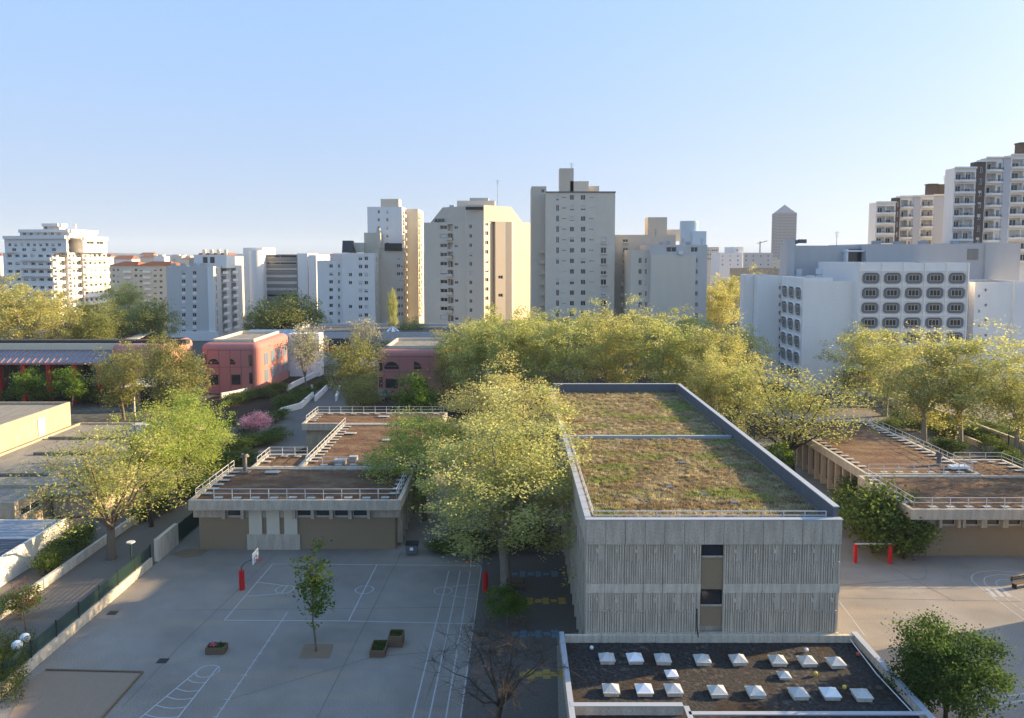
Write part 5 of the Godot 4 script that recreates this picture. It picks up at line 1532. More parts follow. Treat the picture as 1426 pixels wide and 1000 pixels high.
func hotel() -> void:
	var d := 150.0
	var t := thing("hotel", "white hotel with rounded window pods in a grid behind the plane trees", "building", Vector3(X(1240, d), 0, -d))
	var xa := X(1195, d)
	var xb := X(1349, d)
	block(t, xa, xb, d, 170, 0, Y(366, d), M.cool_white, [], [], [], null, 0.2, 0.0, 0.4)
	var p := pod(3.95, 2.5, 0.9)
	var cw := (xb - xa - 0.6) / 5.0
	for c in 5:
		for r in 6:
			var at := Vector3(xa + 0.3 + cw * (c + 0.5), Y(387.5 + r * 20.7, d), -d + 0.02)
			var f := put(t, "window_pod", p[0], M.cool_white, at - W(t))
			put(f, "dish", p[1], M.pod_grey, Vector3.ZERO)
			var fm := put(f, "window_frame", frame_mesh(2.1, 1.2, 2), M.cream_panel, Vector3(0, 0.05, 0.1))
			fm.name = "window_frame"
			put(f, "pane", boxmesh(Vector3(2.0, 1.1, 0.05)), M.glass, Vector3(0, 0.05, 0.08))
	for c in 6: bx(t, "rib", Vector3(xa + 0.3 + cw * c, Y(430, d), -d + 0.12), Vector3(0.16, Y(366, d) - Y(494, d), 0.24), M.cool_white)
	for r in 6: bx(t, "ledge", Vector3((xa + xb) / 2, Y(377.3 + r * 20.7, d), -d + 0.1), Vector3(xb - xa - 0.2, 0.14, 0.2), M.cool_white)
	# blank wing and its side with three columns
	var x0 := X(1119, 152)
	block(t, x0, xa + 0.2, 152, 164, 0, Y(391, 152), M.cool_white, [], [], [], null, 0.2, 0.0, 0.4)
	block(t, x0 - 0.02, x0 + 6, 152.2, 164.2, 0, Y(387, 152), M.cool_white, [], [], [], null, 0.2, 0.0, 0.4)
	var p2 := pod(3.5, 2.75, 0.9)
	for c in 3:
		for r in 6:
			var f := put(t, "window_pod", p2[0], M.cool_white, Vector3(x0 - 0.05, Y(407 + r * 22, 158), -154.3 - c * 3.85) - W(t), -PI / 2)
			put(f, "dish", p2[1], M.pod_grey, Vector3.ZERO)
			put(f, "window_frame", frame_mesh(1.6, 1.4, 1), M.cream_panel, Vector3(0, 0, 0.1))
			put(f, "pane", boxmesh(Vector3(1.5, 1.3, 0.05)), M.glass, Vector3(0, 0, 0.08))
	# rear wing to the left with a slot of dark windows
	var side := []
	var x2 := X(1056, 165)
	var hs := seen_holes(Vector3(x2, 0, -165), [[1086, 3, 5]], span(401, 11.5, 11), 5)
	block(t, x2, x0 - 0.1, 165, 178, 0, Y(384, 165), M.cool_white, hs, [], side, null, 0.5, 0.0, 0.4)
	block(t, X(1038, 168), x2 - 0.05, 168, 169.6, 0, Y(383.5, 168), M.white_wall, [], [], [], null, 0.2, 0.0, 0.4)
	# right wing with small square windows
	var O := Vector3(X(1358, 153), 0, -153)
	var rh := seen_holes(O, [[1373, 4, 4]], span(404, 21, 5), 4)
	rh.append_array(seen_holes(O, [[1363.5, 3, 4]], span(412.5, 21, 5), 4))
	block(t, O.x, X(1450, 153), 153, 170, 0, Y(393, 153), M.cool_white, rh, [], [], null, 0.4, 0.0, 0.4)
	block(t, xb + 0.03, O.x - 0.05, 155, 170, 0, Y(393, 155), M.grey_render)
	bx(t, "wall_face", Vector3(X(1416.5, 152), Y(470, 152), -152.8), Vector3(0.25, Y(393, 152) - Y(547, 152), 0.5), M.cool_white)
	# plant storey on top
	var d2 := 174.0
	block(t, X(1090, d2), X(1206, d2), d2, 176.5, 0, Y(342, d2), M.grey_render, [], [], [], null, 0.2, 0.0, 0.5)
	block(t, X(1205, 171), X(1370, 171), 171.2, 192, 0, Y(340, 171), M.grey_render, [], [], [], null, 0.2, 0.0, 0.5)
	block(t, X(1369, 171), X(1417, 171), 170.6, 192, 0, Y(338, 171), M.grey_render, [], [], [], null, 0.2, 0.0, 0.5)
	bx(t, "stair_head", Vector3(X(1096, 172.5), Y(362, 172.5), -172), Vector3(1.6, 9.5, 3), M.grey_render)
	bx(t, "vent_grille", Vector3(X(1353, 171), Y(354, 171), -171.1), Vector3(2.4, 2.4, 0.12), M.office_grey)
	bx(t, "plant_opening", Vector3(X(1190, d2), Y(357, d2), -d2 + 0.3), Vector3(5, 3.4, 0.5), M.glass)
	bx(t, "plant_frame", Vector3(X(1190, d2), Y(349.5, d2), -d2 + 0.9), Vector3(6.2, 0.4, 2.0), M.plastic_white)
	bx(t, "plant_frame", Vector3(X(1174, d2), Y(358, d2), -d2 + 0.9), Vector3(0.4, 3.6, 1.6), M.plastic_white)
	bx(t, "door", Vector3(X(1112, d2), Y(382, d2), -d2 + 0.05), Vector3(1.3, 2.4, 0.15), M.plastic_white)
	for q in [[1129, 387], [1142, 378], [1142, 387]]: bx(t, "air_unit", PD(q[0], q[1], 168), Vector3(1.5, 1.2, 1.0), M.plastic_white)
	bx(t, "roof_house", Vector3(X(1175, 170), Y(380, 170), -169), Vector3(5.5, 4.0, 3), M.grey_render)
	for q in [[1105, 337], [1117, 336], [1220, 338], [1250, 339], [1285, 338], [1330, 338]]: bx(t, "roof_vent", PD(q[0], q[1], 178), Vector3(1.7, 0.9, 1.2), M.zinc_dark if q[0] < 1130 else M.zinc)
	mast(t, Vector3(X(1163, 178), Y(342, 178), -178), 3.4)
	# entrance court below the trees
	var e := thing("entrance_court", "grey terrace with low walls and dark doorway at the hotel foot", "terrace", Vector3(X(1230, 146), 0, -146))
	bx(e, "terrace_floor", Vector3(X(1215, 143), 0.15, -143), Vector3(12, 0.3, 10), M.pavement)
	bx(e, "doorway", Vector3(X(1204, 149), 3.4, -149.8), Vector3(6.5, 3.6, 0.2), M.glass)
	for k in 2: bx(e, "low_wall", Vector3(X(1236 + k * 22, 142), 0.8, -140), Vector3(0.4, 1.6, 14), M.concrete_pale)
	var n := 0
	for q in [[69.0, 98, 128], [73.0, 98, 130]]:
		var w := thing("terrace_wall", ["low concrete terrace wall beside the plane trunks", "low concrete terrace wall above the hedge strip"][n], "wall", Vector3(q[0], 0, -(q[1] + q[2]) / 2))
		var k := 0
		while q[1] + k * 3.0 < q[2]:
			bx(w, "wall_block", Vector3(q[0], 0.45 + n * 0.5, -(q[1] + k * 3.0 + 1.5)), Vector3(0.35, 0.9 + n, 2.97), M.concrete_pale)
			k += 1
		n += 1

	residential("white apartment block with brown strips and rows of curved balconies", 203.0, [[1216, 1243, 0], [1243, 1249, 2], [1249, 1267, 1], [1267, 1277, 3], [1277, 1295, 0], [1295, 1314, 3]], [282, 275, 274, 273.5, 273, 272], 14.0, 13.4, [1285.5, 1297, 258])
	residential("taller white apartment block with brown strips, curved balconies and brick chimney", 188.0, [[1322, 1352, 0], [1352, 1365, 2], [1365, 1389, 1], [1389, 1399, 3], [1399, 1436, 0]], [234, 225, 220, 219, 216], 16.2, 16.2, [1407, 1421, 201])

func residential(label: String, d: float, bays: Array, tops: Array, step_px: float, _s: float, chimney: Array) -> void:
	var t := thing("apartment_block", label, "building", Vector3(X(bays[0][0], d), 0, -d), "balcony blocks above the hotel")
	var dv := step_px * d / F
	for i in bays.size():
		var b: Array = bays[i]
		var dd: float = d + [0.0, 0.8, 1.0, 0.2][b[2]] + i * 0.35
		var O := Vector3(X(b[0], dd), 0, -dd)
		var w := X(b[1], dd) - O.x
		var top := Y(tops[i], dd)
		var hs := []
		var n := 9
		for f in n:
			var v := top - 0.5 - (f + 1) * dv
			if b[2] == 0:
				hs.append([0.35, v + 0.3, w * 0.42, dv - 0.8, 1.1, 1])
				hs.append([w * 0.5 + 0.1, v + 0.3, w * 0.42, dv - 0.8, 1.1, 1])
			elif b[2] == 1: hs.append([0.2, v + 0.3, w * 0.55, dv - 0.7, 1.6, 1])
			elif b[2] == 2: hs.append([w * 0.3, v + 0.7, minf(w * 0.4, 1.2), 1.4])
			if b[2] == 1: hs.append([w * 0.72, v + 0.5, w * 0.18, 1.7])
		var m: Material = [M.white_wall, M.white_wall, M.brown_strip, M.lavender_grey][b[2]]
		block(t, O.x, O.x + w - 0.02, dd, d + 4.0, 0, top, m, hs, [], [], null, 0.25, 0.3, 0.3)
		if b[2] < 2:
			for f in n:
				var v := top - 0.5 - (f + 1) * dv
				var bal := curved(t, O + Vector3(w / 2, v, 0), w - 0.1, M.white_wall)
				var rl := MB.new()
				var at := W(t) + bal.position
				for y in [0.75, 1.0]: rl.bar(at + Vector3(-w / 2 + 0.3, y, 0.85), at + Vector3(w / 2 - 0.3, y, 0.85), 0.05, 0.05)
				for k in 9: rl.box(at + Vector3((w - 0.7) * (k / 8.0 - 0.5), 0.75, 0.85), Vector3(0.04, 0.5, 0.04))
				part(bal, "balcony_rail", rl, M.zinc_dark)
				if rng.randf() < 0.55:
					for k in rng.randi_range(2, 5): put(bal, "potted_plant", leafy(k), M.leaf, Vector3(rng.randf_range(-w * 0.4, w * 0.4), 0.4, 0.55))
		bx(t, "roof_edge", Vector3(O.x + w / 2, top + 0.1, -dd + 0.15), Vector3(w, 0.4, 0.5), M.white_wall)
	var cx := (X(chimney[0], d + 8) + X(chimney[1], d + 8)) / 2
	var cy := Y(chimney[2], d + 8)
	bx(t, "chimney", Vector3(cx, cy - 2.2, -d - 8), Vector3(X(chimney[1], d + 8) - X(chimney[0], d + 8), 4.4, 2.2), M.brick_brown)
	bx(t, "chimney_cap", Vector3(cx, cy + 0.2, -d - 8), Vector3(X(chimney[1], d + 8) - X(chimney[0], d + 8) + 0.3, 0.3, 2.5), M.brick_brown)
	if chimney[0] < 1300:
		bx(t, "roof_house", Vector3(X(1308, d + 9), Y(266, d + 9), -d - 9), Vector3(5.2, 3.4, 4), M.brick_brown)
		mast(t, Vector3(X(1309, d + 9), Y(262, d + 9), -d - 9), 3.5)

var leafy_bank := []
func leafy(k: int) -> ArrayMesh:
	while leafy_bank.size() < 6:
		var mb := MB.new()
		mb.colored = true
		for i in 40:
			mb.col = Color(0.05, 0.08, 0.02) * rng.randf_range(0.6, 1.5)
			var o := Vector3(rng.randfn() * 0.16, absf(rng.randfn()) * 0.25, rng.randfn() * 0.12)
			var u := Vector3(rng.randfn(), rng.randfn(), rng.randfn()).normalized() * 0.14
			mb.tri(o, o + u, o + u.cross(Vector3(rng.randfn(), rng.randfn(), rng.randfn()).normalized()))
		leafy_bank.append(mb.mesh())
	return leafy_bank[k]

func curved(t: Node, at: Vector3, w: float, m: Material) -> MeshInstance3D:
	var key := "balcony %.1f" % w
	if not frame_cache.has(key):
		var mb := MB.new()
		var n := 10
		for i in n:
			var x0 := w * (float(i) / n - 0.5)
			var x1 := w * (float(i + 1) / n - 0.5)
			var z0 := 0.95 - 0.75 * pow(absf(x0 / w * 2), 4)
			var z1 := 0.95 - 0.75 * pow(absf(x1 / w * 2), 4)
			var nn := Vector3(z0 - z1, 0, x1 - x0).normalized()
			mb.quad(Vector3(x0, 0, z0), Vector3(x1, 0, z1), Vector3(x1, 0.55, z1), Vector3(x0, 0.55, z0), nn)
			mb.quad(Vector3(x0, 0, 0), Vector3(x1, 0, 0), Vector3(x1, 0, z1), Vector3(x0, 0, z0), Vector3.DOWN)
			mb.quad(Vector3(x0, 0.25, 0), Vector3(x1, 0.25, 0), Vector3(x1, 0.25, z1), Vector3(x0, 0.25, z0), Vector3.UP)
			mb.quad(Vector3(x0, 0.55, z0), Vector3(x1, 0.55, z1), Vector3(x1, 0.55, z1 - 0.12), Vector3(x0, 0.55, z0 - 0.12), Vector3.UP)
			mb.quad(Vector3(x0, 0.25, z0 - 0.12), Vector3(x1, 0.25, z1 - 0.12), Vector3(x1, 0.55, z1 - 0.12), Vector3(x0, 0.55, z0 - 0.12), -nn)
		frame_cache[key] = mb.mesh()
	return put(t, "balcony", frame_cache[key], m, at - W(t))

# ------------------------------------------------------------------ the city beyond
func skyline() -> void:
	var d := 2050.0
	var t := thing("pencil_tower", "rose grey skyscraper with a pyramid top on the horizon", "skyscraper", Vector3(X(1089.5, d), 0, -d))
	var w := 50.0
	var y := Y(297, d)
	var n := 34
	for i in n:
		bx(t, "storey_band", Vector3(X(1089.5, d), y * (i + 0.5) / n, -d), Vector3(w, y / n * 0.62, w), M.rose_stone)
	bx(t, "core", Vector3(X(1089.5, d), y / 2, -d), Vector3(w - 1.6, y, w - 1.6), M.brown_strip)
	var top := Y(285, d)
	var cap := MB.new()
	var c := Vector3(X(1089.5, d), y, -d)
	var q := [Vector3(-w / 2 + 2, 0, w / 2 - 2), Vector3(w / 2 - 2, 0, w / 2 - 2), Vector3(w / 2 - 2, 0, -w / 2 + 2), Vector3(-w / 2 + 2, 0, -w / 2 + 2)]
	for i in 4: cap.tri(c + q[i], c + q[(i + 1) % 4], Vector3(c.x, top, c.z))
	part(t, "pyramid_roof", cap, M.rose_stone)
	d = 1900.0
	t = thing("glass_tower", "pale blue round-topped glass skyscraper behind the beige block", "skyscraper", Vector3(X(960, d), 0, -d))
	for i in 24:
		var g := MB.new()
		var y0 := Y(309, d) * i / 24.0
		var y1 := Y(309, d) * (i + 0.8) / 24.0
		g.tube([Vector3(X(958, d), y0, -d), Vector3(X(958, d), y1, -d)], [23.0, 23.0], 20)
		g.ring_cap(Vector3(X(958, d), y1, -d), 23.0, 20, Vector3.UP)
		part(t, "storey_band", g, M.tower_glass)
	var core := MB.new()
	core.tube([Vector3(X(958, d), 0, -d), Vector3(X(958, d), Y(308, d), -d)], [22.0, 22.0], 20)
	core.ring_cap(Vector3(X(958, d), Y(308, d), -d), 22.0, 20, Vector3.UP)
	part(t, "core", core, M.zinc)
	bx(t, "side_slab", Vector3(X(968, d), Y(322.5, d) / 2, -d + 20), Vector3(34, Y(322.5, d), 30), M.tower_glass)
	var cr := thing("tower_crane", "thin tower crane standing between distant roofs", "crane", Vector3(X(1057, 900), 0, -900))
	var m := MB.new()
	m.bar(Vector3(X(1057, 900), 0, -900), Vector3(X(1057, 900), Y(336, 900), -900), 1.2, 1.2)
	part(cr, "mast", m, M.cream_panel)
	m = MB.new()
	m.bar(Vector3(X(1053, 900), Y(339, 900), -900), Vector3(X(1067, 900), Y(335.5, 900), -900), 0.9, 0.9)
	part(cr, "jib", m, M.cream_panel)
	# mid-distance blocks
	for e in [[985, 1000, 344, 360, "stone_tower", 5], [1001, 1033, 352, 330, "cool_white", 3], [1020, 1034, 344, 338, "cool_white", 1], [1034, 1075, 352, 420, "grey_block", 4], [1075, 1110, 362, 420, "cream_panel", 4], [1030, 1090, 374, 300, "beige_wall", 7]]:
		var b := thing("city_block", "plain %s city block beyond the plane trees" % ("white" if e[4] == "cool_white" else "beige" if e[4] == "beige_wall" else "grey" if e[4] == "grey_block" else "cream"), "building", Vector3(X(e[0], e[3]), 0, -e[3]), "blocks between hotel and pale gable")
		var O := Vector3(X(e[0], e[3]), 0, -e[3])
		var cols := []
		for k in e[5]: cols.append([lerpf(e[0], e[1], (k + 0.5) / e[5]), 2.2, 2.4])
		block(b, O.x, X(e[1], e[3]), e[3], e[3] + 14, 0, Y(e[2], e[3]), M[e[4]], seen_holes(O, cols, span(e[2] + 4.5, 6, 3), 2.4))
	# tiled cream block between the left tower and the grey slab
	t = thing("apartment_block", "cream block with orange tiled roof and stacked balconies behind dark trees", "building", Vector3(X(190, 380), 0, -380))
	var O2 := Vector3(X(153, 380), 0, -380)
	block(t, O2.x, X(232, 380), 380, 398, 0, Y(370, 380), M.cream_panel, seen_holes(O2, [[158, 3], [164, 3], [189, 4], [196, 4], [216, 4], [224, 4]], span(376, 8, 7), 3.6), [], [], M.orange_tile, 0.3, 0.3, 0.1)
	for k in 7:
		for x in [179.0, 206.0]: balcony(t, Vector3(X(x - 5, 380), 0, -380), Vector3.RIGHT, 0, Y(380 + k * 8, 380), 3.8, 1.0, 1.1, M.white_wall)
	for s in [[153, 192], [192, 238]]:
		var g := MB.new()
		var a0 := X(s[0], 380) - 0.5
		var a1 := X(s[1], 380) + 0.5
		var e0 := Y(370, 380)
		var e1 := Y(364, 388)
		g.quad(Vector3(a0, e0, -379.4), Vector3(a1, e0, -379.4), Vector3(a1 - 4, e1, -389), Vector3(a0 + 4, e1, -389), Vector3(0, 0.8, 0.6))
		g.quad(Vector3(a1, e0, -379.4), Vector3(a1, e0, -399), Vector3(a1 - 4, e1, -389), Vector3(a1 - 4, e1, -389.01), Vector3(0.7, 0.7, 0))
		part(t, "tiled_roof", g, M.orange_tile)
	# far roofs
	var g2 := RandomNumberGenerator.new()
	g2.seed = 5
	for i in 60:
		var px := g2.randf_range(-60, 1480) if i > 24 else g2.randf_range(-40, 480)
		var dd := g2.randf_range(480, 1500)
		var py := g2.randf_range(354.5, 361.0)
		var ww := g2.randf_range(10, 34) * dd / F
		var hh := maxf(Y(py, dd), 8.0)
		var tile := g2.randf() < 0.45
		var b := thing("distant_house", "small distant city building with %s on the horizon line" % ("orange roof" if tile else "flat grey roof"), "building", Vector3(X(px, dd), 0, -dd), "distant roofs with %s" % ("tiles" if tile else "flat tops"))
		bx(b, "wall", Vector3(X(px, dd), hh / 2, -dd), Vector3(ww, hh, 14), [M.cream_panel, M.white_wall, M.grey_block, M.beige_wall][i % 4])
		if tile:
			var r := MB.new()
			var k := hh + 3.0
			var x0 := X(px, dd) - ww / 2 - 0.5
			var x1 := X(px, dd) + ww / 2 + 0.5
			r.quad(Vector3(x0, hh, -dd + 7.5), Vector3(x1, hh, -dd + 7.5), Vector3(x1 - 2, k, -dd), Vector3(x0 + 2, k, -dd), Vector3(0, 0.9, 0.4))
			r.quad(Vector3(x0, hh, -dd - 7.5), Vector3(x1, hh, -dd - 7.5), Vector3(x1 - 2, k, -dd), Vector3(x0 + 2, k, -dd), Vector3(0, 0.9, -0.4))
			r.tri(Vector3(x1, hh, -dd + 7.5), Vector3(x1, hh, -dd - 7.5), Vector3(x1 - 2, k, -dd))
			r.tri(Vector3(x0, hh, -dd - 7.5), Vector3(x0, hh, -dd + 7.5), Vector3(x0 + 2, k, -dd))
			part(b, "roof", r, M.orange_tile)
		else: bx(b, "roof", Vector3(X(px, dd), hh + 0.6, -dd), Vector3(ww * 0.5, 2.4, 8), M.grey_render)
	# low hills closing the view
	var hl := MB.new()
	for i in 60:
		var a := -5200.0 + i * 175.0
		var ha := 26.0 + 10.0 * sin(i * 0.31) + 6.0 * sin(i * 0.83)
		var hb := 26.0 + 10.0 * sin((i + 1) * 0.31) + 6.0 * sin((i + 1) * 0.83)
		hl.quad(Vector3(a, -1, -6400), Vector3(a + 175, -1, -6400), Vector3(a + 175, hb, -6900), Vector3(a, ha, -6900), Vector3(0, 0.95, 0.3))
	structure("hills", hl.mesh(), M.soil)

# ------------------------------------------------------------------ things in the yards
func hoop(label: String, base: Vector3, dir: float) -> void:
	var t := thing("basketball_hoop", label, "basketball hoop", base, "basketball posts of the yard")
	var pad := MB.new()
	pad.tube([base, base + Vector3(0, 1.7, 0)], [0.24, 0.24], 8)
	pad.ring_cap(base + Vector3(0, 1.7, 0), 0.24, 8, Vector3.UP)
	part(t, "padding", pad, M.red_paint)
	var arm := MB.new()
	arm.tube([base + Vector3(0, 1.6, 0), base + Vector3(0, 2.0, 0), base + Vector3(dir * 0.3, 2.35, 0), base + Vector3(dir * 1.15, 2.75, 0)], [0.07, 0.07, 0.06, 0.05], 8)
	part(t, "pole", arm, M.zinc_dark)
	var c := base + Vector3(dir * 1.2, 2.9, 0)
	var bd := bx(t, "backboard", c, Vector3(0.05, 0.95, 1.35), M.plastic_white)
	put(bd, "target_line", boxmesh(Vector3(0.02, 0.04, 0.55)), M.black_metal, Vector3(dir * 0.03, 0.05, 0))
	put(bd, "target_line", boxmesh(Vector3(0.02, 0.34, 0.04)), M.black_metal, Vector3(dir * 0.03, -0.14, 0.27))
	put(bd, "target_line", boxmesh(Vector3(0.02, 0.34, 0.04)), M.black_metal, Vector3(dir * 0.03, -0.14, -0.27))
	var rg := MB.new()
	rg.tube(arc(c + Vector3(dir * 0.35, -0.3, 0), 0.23, 0, TAU, 14), [0.03, 0.03, 0.03, 0.03, 0.03, 0.03, 0.03, 0.03, 0.03, 0.03, 0.03, 0.03, 0.03, 0.03, 0.03], 5)
	rg.box(c + Vector3(dir * 0.08, -0.3, 0), Vector3(0.16, 0.05, 0.12))
	part(t, "rim", rg, M.red_paint)

func planter(label: String, at: Vector3, w: float, l: float, h: float, flower: bool) -> void:
	var t := thing("planter_box", label, "planter", at, "wooden planter boxes")
	for k in 2:
		var y := 0.02 + h * (k + 0.5) / 2.0
		var ph := h / 2.0 - 0.02
		for s in [-1, 1]:
			bx(t, "plank", at + Vector3(0, y, s * l / 2), Vector3(w, ph, 0.06), M.wood)
			bx(t, "plank", at + Vector3(s * (w / 2 - 0.035), y, 0), Vector3(0.06, ph, l - 0.07), M.wood)
	for sx in [-1, 1]:
		for sz in [-1, 1]: bx(t, "corner_post", at + Vector3(sx * (w / 2 - 0.1), h / 2 + 0.03, sz * (l / 2 - 0.08)), Vector3(0.08, h, 0.08), M.wood)
	bx(t, "earth", at + Vector3(0, h * 0.42, 0), Vector3(w - 0.14, h * 0.8, l - 0.1), M.soil)
	var g := MB.new()
	g.colored = true
	for i in 260:
		g.col = Color(0.06, 0.10, 0.025) * rng.randf_range(0.5, 1.8)
		var o := at + Vector3(rng.randf_range(-w, w) * 0.42, h * 0.82, rng.randf_range(-l, l) * 0.42)
		var u := Vector3(rng.randfn() * 0.06, rng.randf_range(0.06, 0.22), rng.randfn() * 0.06)
		g.tri(o, o + u, o + u * 0.5 + Vector3(rng.randfn(), 0, rng.randfn()) * 0.06)
	stuff(t, "greenery", g, M.leaf)
	if flower:
		var f := MB.new()
		for i in 60:
			var o := at + Vector3(-0.25 + rng.randfn() * 0.1, h + 0.1 + rng.randfn() * 0.07, 0.1 + rng.randfn() * 0.1)
			f.tri(o, o + Vector3(rng.randfn(), rng.randfn(), rng.randfn()) * 0.09, o + Vector3(rng.randfn(), rng.randfn(), rng.randfn()) * 0.09)
		part(t, "flowers", f, M.flower_pink)

func bench(label: String, at: Vector3, turn: float) -> void:
	var t := thing("bench", label, "bench", at)
	t.rotation.y = turn
	for k in 3: put(t, "seat_slat", boxmesh(Vector3(1.7, 0.05, 0.13)), M.wood, Vector3(0, 0.45, -0.16 + k * 0.16))
	for k in 2: put(t, "back_slat", boxmesh(Vector3(1.7, 0.12, 0.04)), M.wood, Vector3(0, 0.65 + k * 0.18, -0.28))
	for s in [-0.7, 0.7]:
		put(t, "leg", boxmesh(Vector3(0.07, 0.45, 0.4)), M.black_metal, Vector3(s, 0.22, 0))
		put(t, "back_post", boxmesh(Vector3(0.06, 0.5, 0.05)), M.black_metal, Vector3(s, 0.7, -0.24))

func yard_things() -> void:
	hoop("basketball hoop with red padded post near the young maple", G(337, 821), 1.0)
	hoop("basketball hoop with red padded post beside the plane trunk", G(676, 824), -1.0)
	planter("single wooden planter box with pink flowers on the asphalt", G(302, 908), 1.35, 0.75, 0.5, true)
	planter("lower wooden planter box of the touching pair", G(528, 908), 1.1, 1.5, 0.5, false)
	planter("taller wooden planter box of the touching pair", G(552, 897), 1.05, 1.0, 0.85, false)
	bench("slatted bench at the foot of the big plane tree", G(718, 822), 0.0)
	bench("slatted bench inside the painted track", G(1421, 818), 0.3)
	var b := thing("wheelie_bin", "dark grey wheeled bin at the corner of the annex", "bin", G(574, 772))
	var at: Vector3 = b.position
	var body := MB.new()
	var lo := [Vector3(-0.5, 0.15, 0.4), Vector3(0.5, 0.15, 0.4), Vector3(0.5, 0.15, -0.4), Vector3(-0.5, 0.15, -0.4)]
	for i in 4:
		var p: Vector3 = lo[i]
		var q: Vector3 = lo[(i + 1) % 4]
		body.quad(at + p, at + q, at + Vector3(q.x * 1.15, 1.05, q.z * 1.15), at + Vector3(p.x * 1.15, 1.05, p.z * 1.15), (q - p).cross(Vector3.UP).normalized())
	body.box(at + Vector3(0, 0.17, 0), Vector3(0.98, 0.05, 0.78))
	part(b, "body", body, M.zinc_dark)
	bx(b, "lid", at + Vector3(0, 1.1, 0), Vector3(1.22, 0.1, 1.0), M.black_metal)
	bx(b, "sticker", at + Vector3(0, 0.7, 0.46), Vector3(0.32, 0.28, 0.02), M.cool_white)
	for s in [-0.4, 0.4]: bx(b, "wheel", at + Vector3(s, 0.09, -0.2), Vector3(0.08, 0.18, 0.18), M.black_metal)
	# goal
	var g0 := G(1191, 784)
	var g1 := G(1239, 785)
	var gl := thing("goal", "small red goal with a steel crossbar before the dark shrubs", "goal", (g0 + g1) / 2)
	for p in [g0, g1]: bx(gl, "post", p + Vector3(0, 0.9, 0), Vector3(0.26, 1.8, 0.26), M.red_paint)
	bx(gl, "crossbar", (g0 + g1) / 2 + Vector3(0, 1.85, 0), Vector3(g0.distance_to(g1) + 0.26, 0.1, 0.1), M.steel)
	for p in [g0, g1]: bx(gl, "net_stay", p + Vector3(0, 1.0, -0.6), Vector3(0.06, 0.06, 1.0), M.zinc_dark)
	# street lamps and globe lamps
	var l := thing("street_lamp", "slim dark street lamp with a flat head beside the fence", "street lamp", G(184, 806))
	bx(l, "pole", l.position + Vector3(0, 1.6, 0), Vector3(0.09, 3.2, 0.09), M.green_metal)
	var hd := MB.new()
	hd.tube([l.position + Vector3(0, 3.15, 0), l.position + Vector3(0, 3.3, 0), l.position + Vector3(0, 3.36, 0)], [0.1, 0.38, 0.34], 12)
	hd.ring_cap(l.position + Vector3(0, 3.36, 0), 0.34, 12, Vector3.UP)
	part(l, "lamp_head", hd, M.steel)
	var sp := SphereMesh.new()
	sp.radius = 0.36
	sp.height = 0.72
	sp.radial_segments = 20
	sp.rings = 12
	var n := 0
	for q in [[23.5, 899], [34.5, 889]]:
		var p := PD(q[0], q[1], 50.5 + n)
		var gp := thing("globe_lamp", "white globe lamp on a thin post rising from the clipped hedge", "street lamp", Vector3(p.x, 0, p.z), "globe lamps at the hedge")
		bx(gp, "pole", Vector3(p.x, p.y / 2, p.z), Vector3(0.08, p.y, 0.08), M.cool_white)
		put(gp, "globe", sp, M.plastic_white, Vector3(0, p.y, 0))
		n += 1
	for q in [[1050, 617, "court lamp with a small flat head beside the leaning tree"], [1404, 625, "lamp post with a flat head above the terrace walls"]]:
		var p := G(q[0], q[1])
		var lp := thing("street_lamp", q[2], "street lamp", p)
		bx(lp, "pole", p + Vector3(0, 2.2, 0), Vector3(0.1, 4.4, 0.1), M.green_metal)
		bx(lp, "lamp_head", p + Vector3(0, 4.45, 0), Vector3(0.7, 0.14, 0.5), M.steel)
	# gate between the annex and the school block, and the fence by the sports court
	var gt := thing("gate", "dark metal gate in the passage beside the ribbed block", "gate", G(768, 752))
	for s in [-0.9, 0.9]: bx(gt, "post", gt.position + Vector3(s, 1.1, 0), Vector3(0.1, 2.2, 0.1), M.black_metal)
	for y in [0.15, 2.0]: bx(gt, "rail", gt.position + Vector3(0, y, 0), Vector3(1.7, 0.07, 0.06), M.black_metal)
	for k in 12: bx(gt, "bar", gt.position + Vector3(-0.78 + k * 0.142, 1.07, 0), Vector3(0.03, 1.8, 0.03), M.black_metal)
	var pw := thing("passage_wall", "low pale wall closing the passage behind the plane tree", "wall", G(740, 745))
	bx(pw, "wall_piece", G(733, 744) + Vector3(0, 0.9, 0), Vector3(3.4, 1.8, 0.3), M.beige_wall)
	bx(pw, "wall_piece", G(784, 744) + Vector3(0.2, 0.9, 0), Vector3(0.9, 1.8, 0.3), M.beige_wall)
	var fe := thing("court_fence", "dark mesh fence across the end of the sports court", "fence", G(1080, 612))
	for k in 6:
		bx(fe, "fence_post", G(1080, 612) + Vector3(-5 + k * 2.6, 1.1, 0), Vector3(0.1, 2.2, 0.1), M.black_metal)
		if k < 5:
			var mb := MB.new()
			for i in 18: mb.box(G(1080, 612) + Vector3(-5 + k * 2.6 + 0.07 + i * 0.144, 1.0, 0), Vector3(0.03, 1.9, 0.03))
			for y in [0.1, 1.0, 1.95]: mb.box(G(1080, 612) + Vector3(-3.7 + k * 2.6, y, 0), Vector3(2.5, 0.05, 0.04))
			part(fe, "fence_panel", mb, M.black_metal)
	var tp := thing("tarpaulin", "crumpled blue tarpaulin at the edge of the annex roof", "tarpaulin", Vector3(57.3, 5.2, -80.6))
	var tm := MB.new()
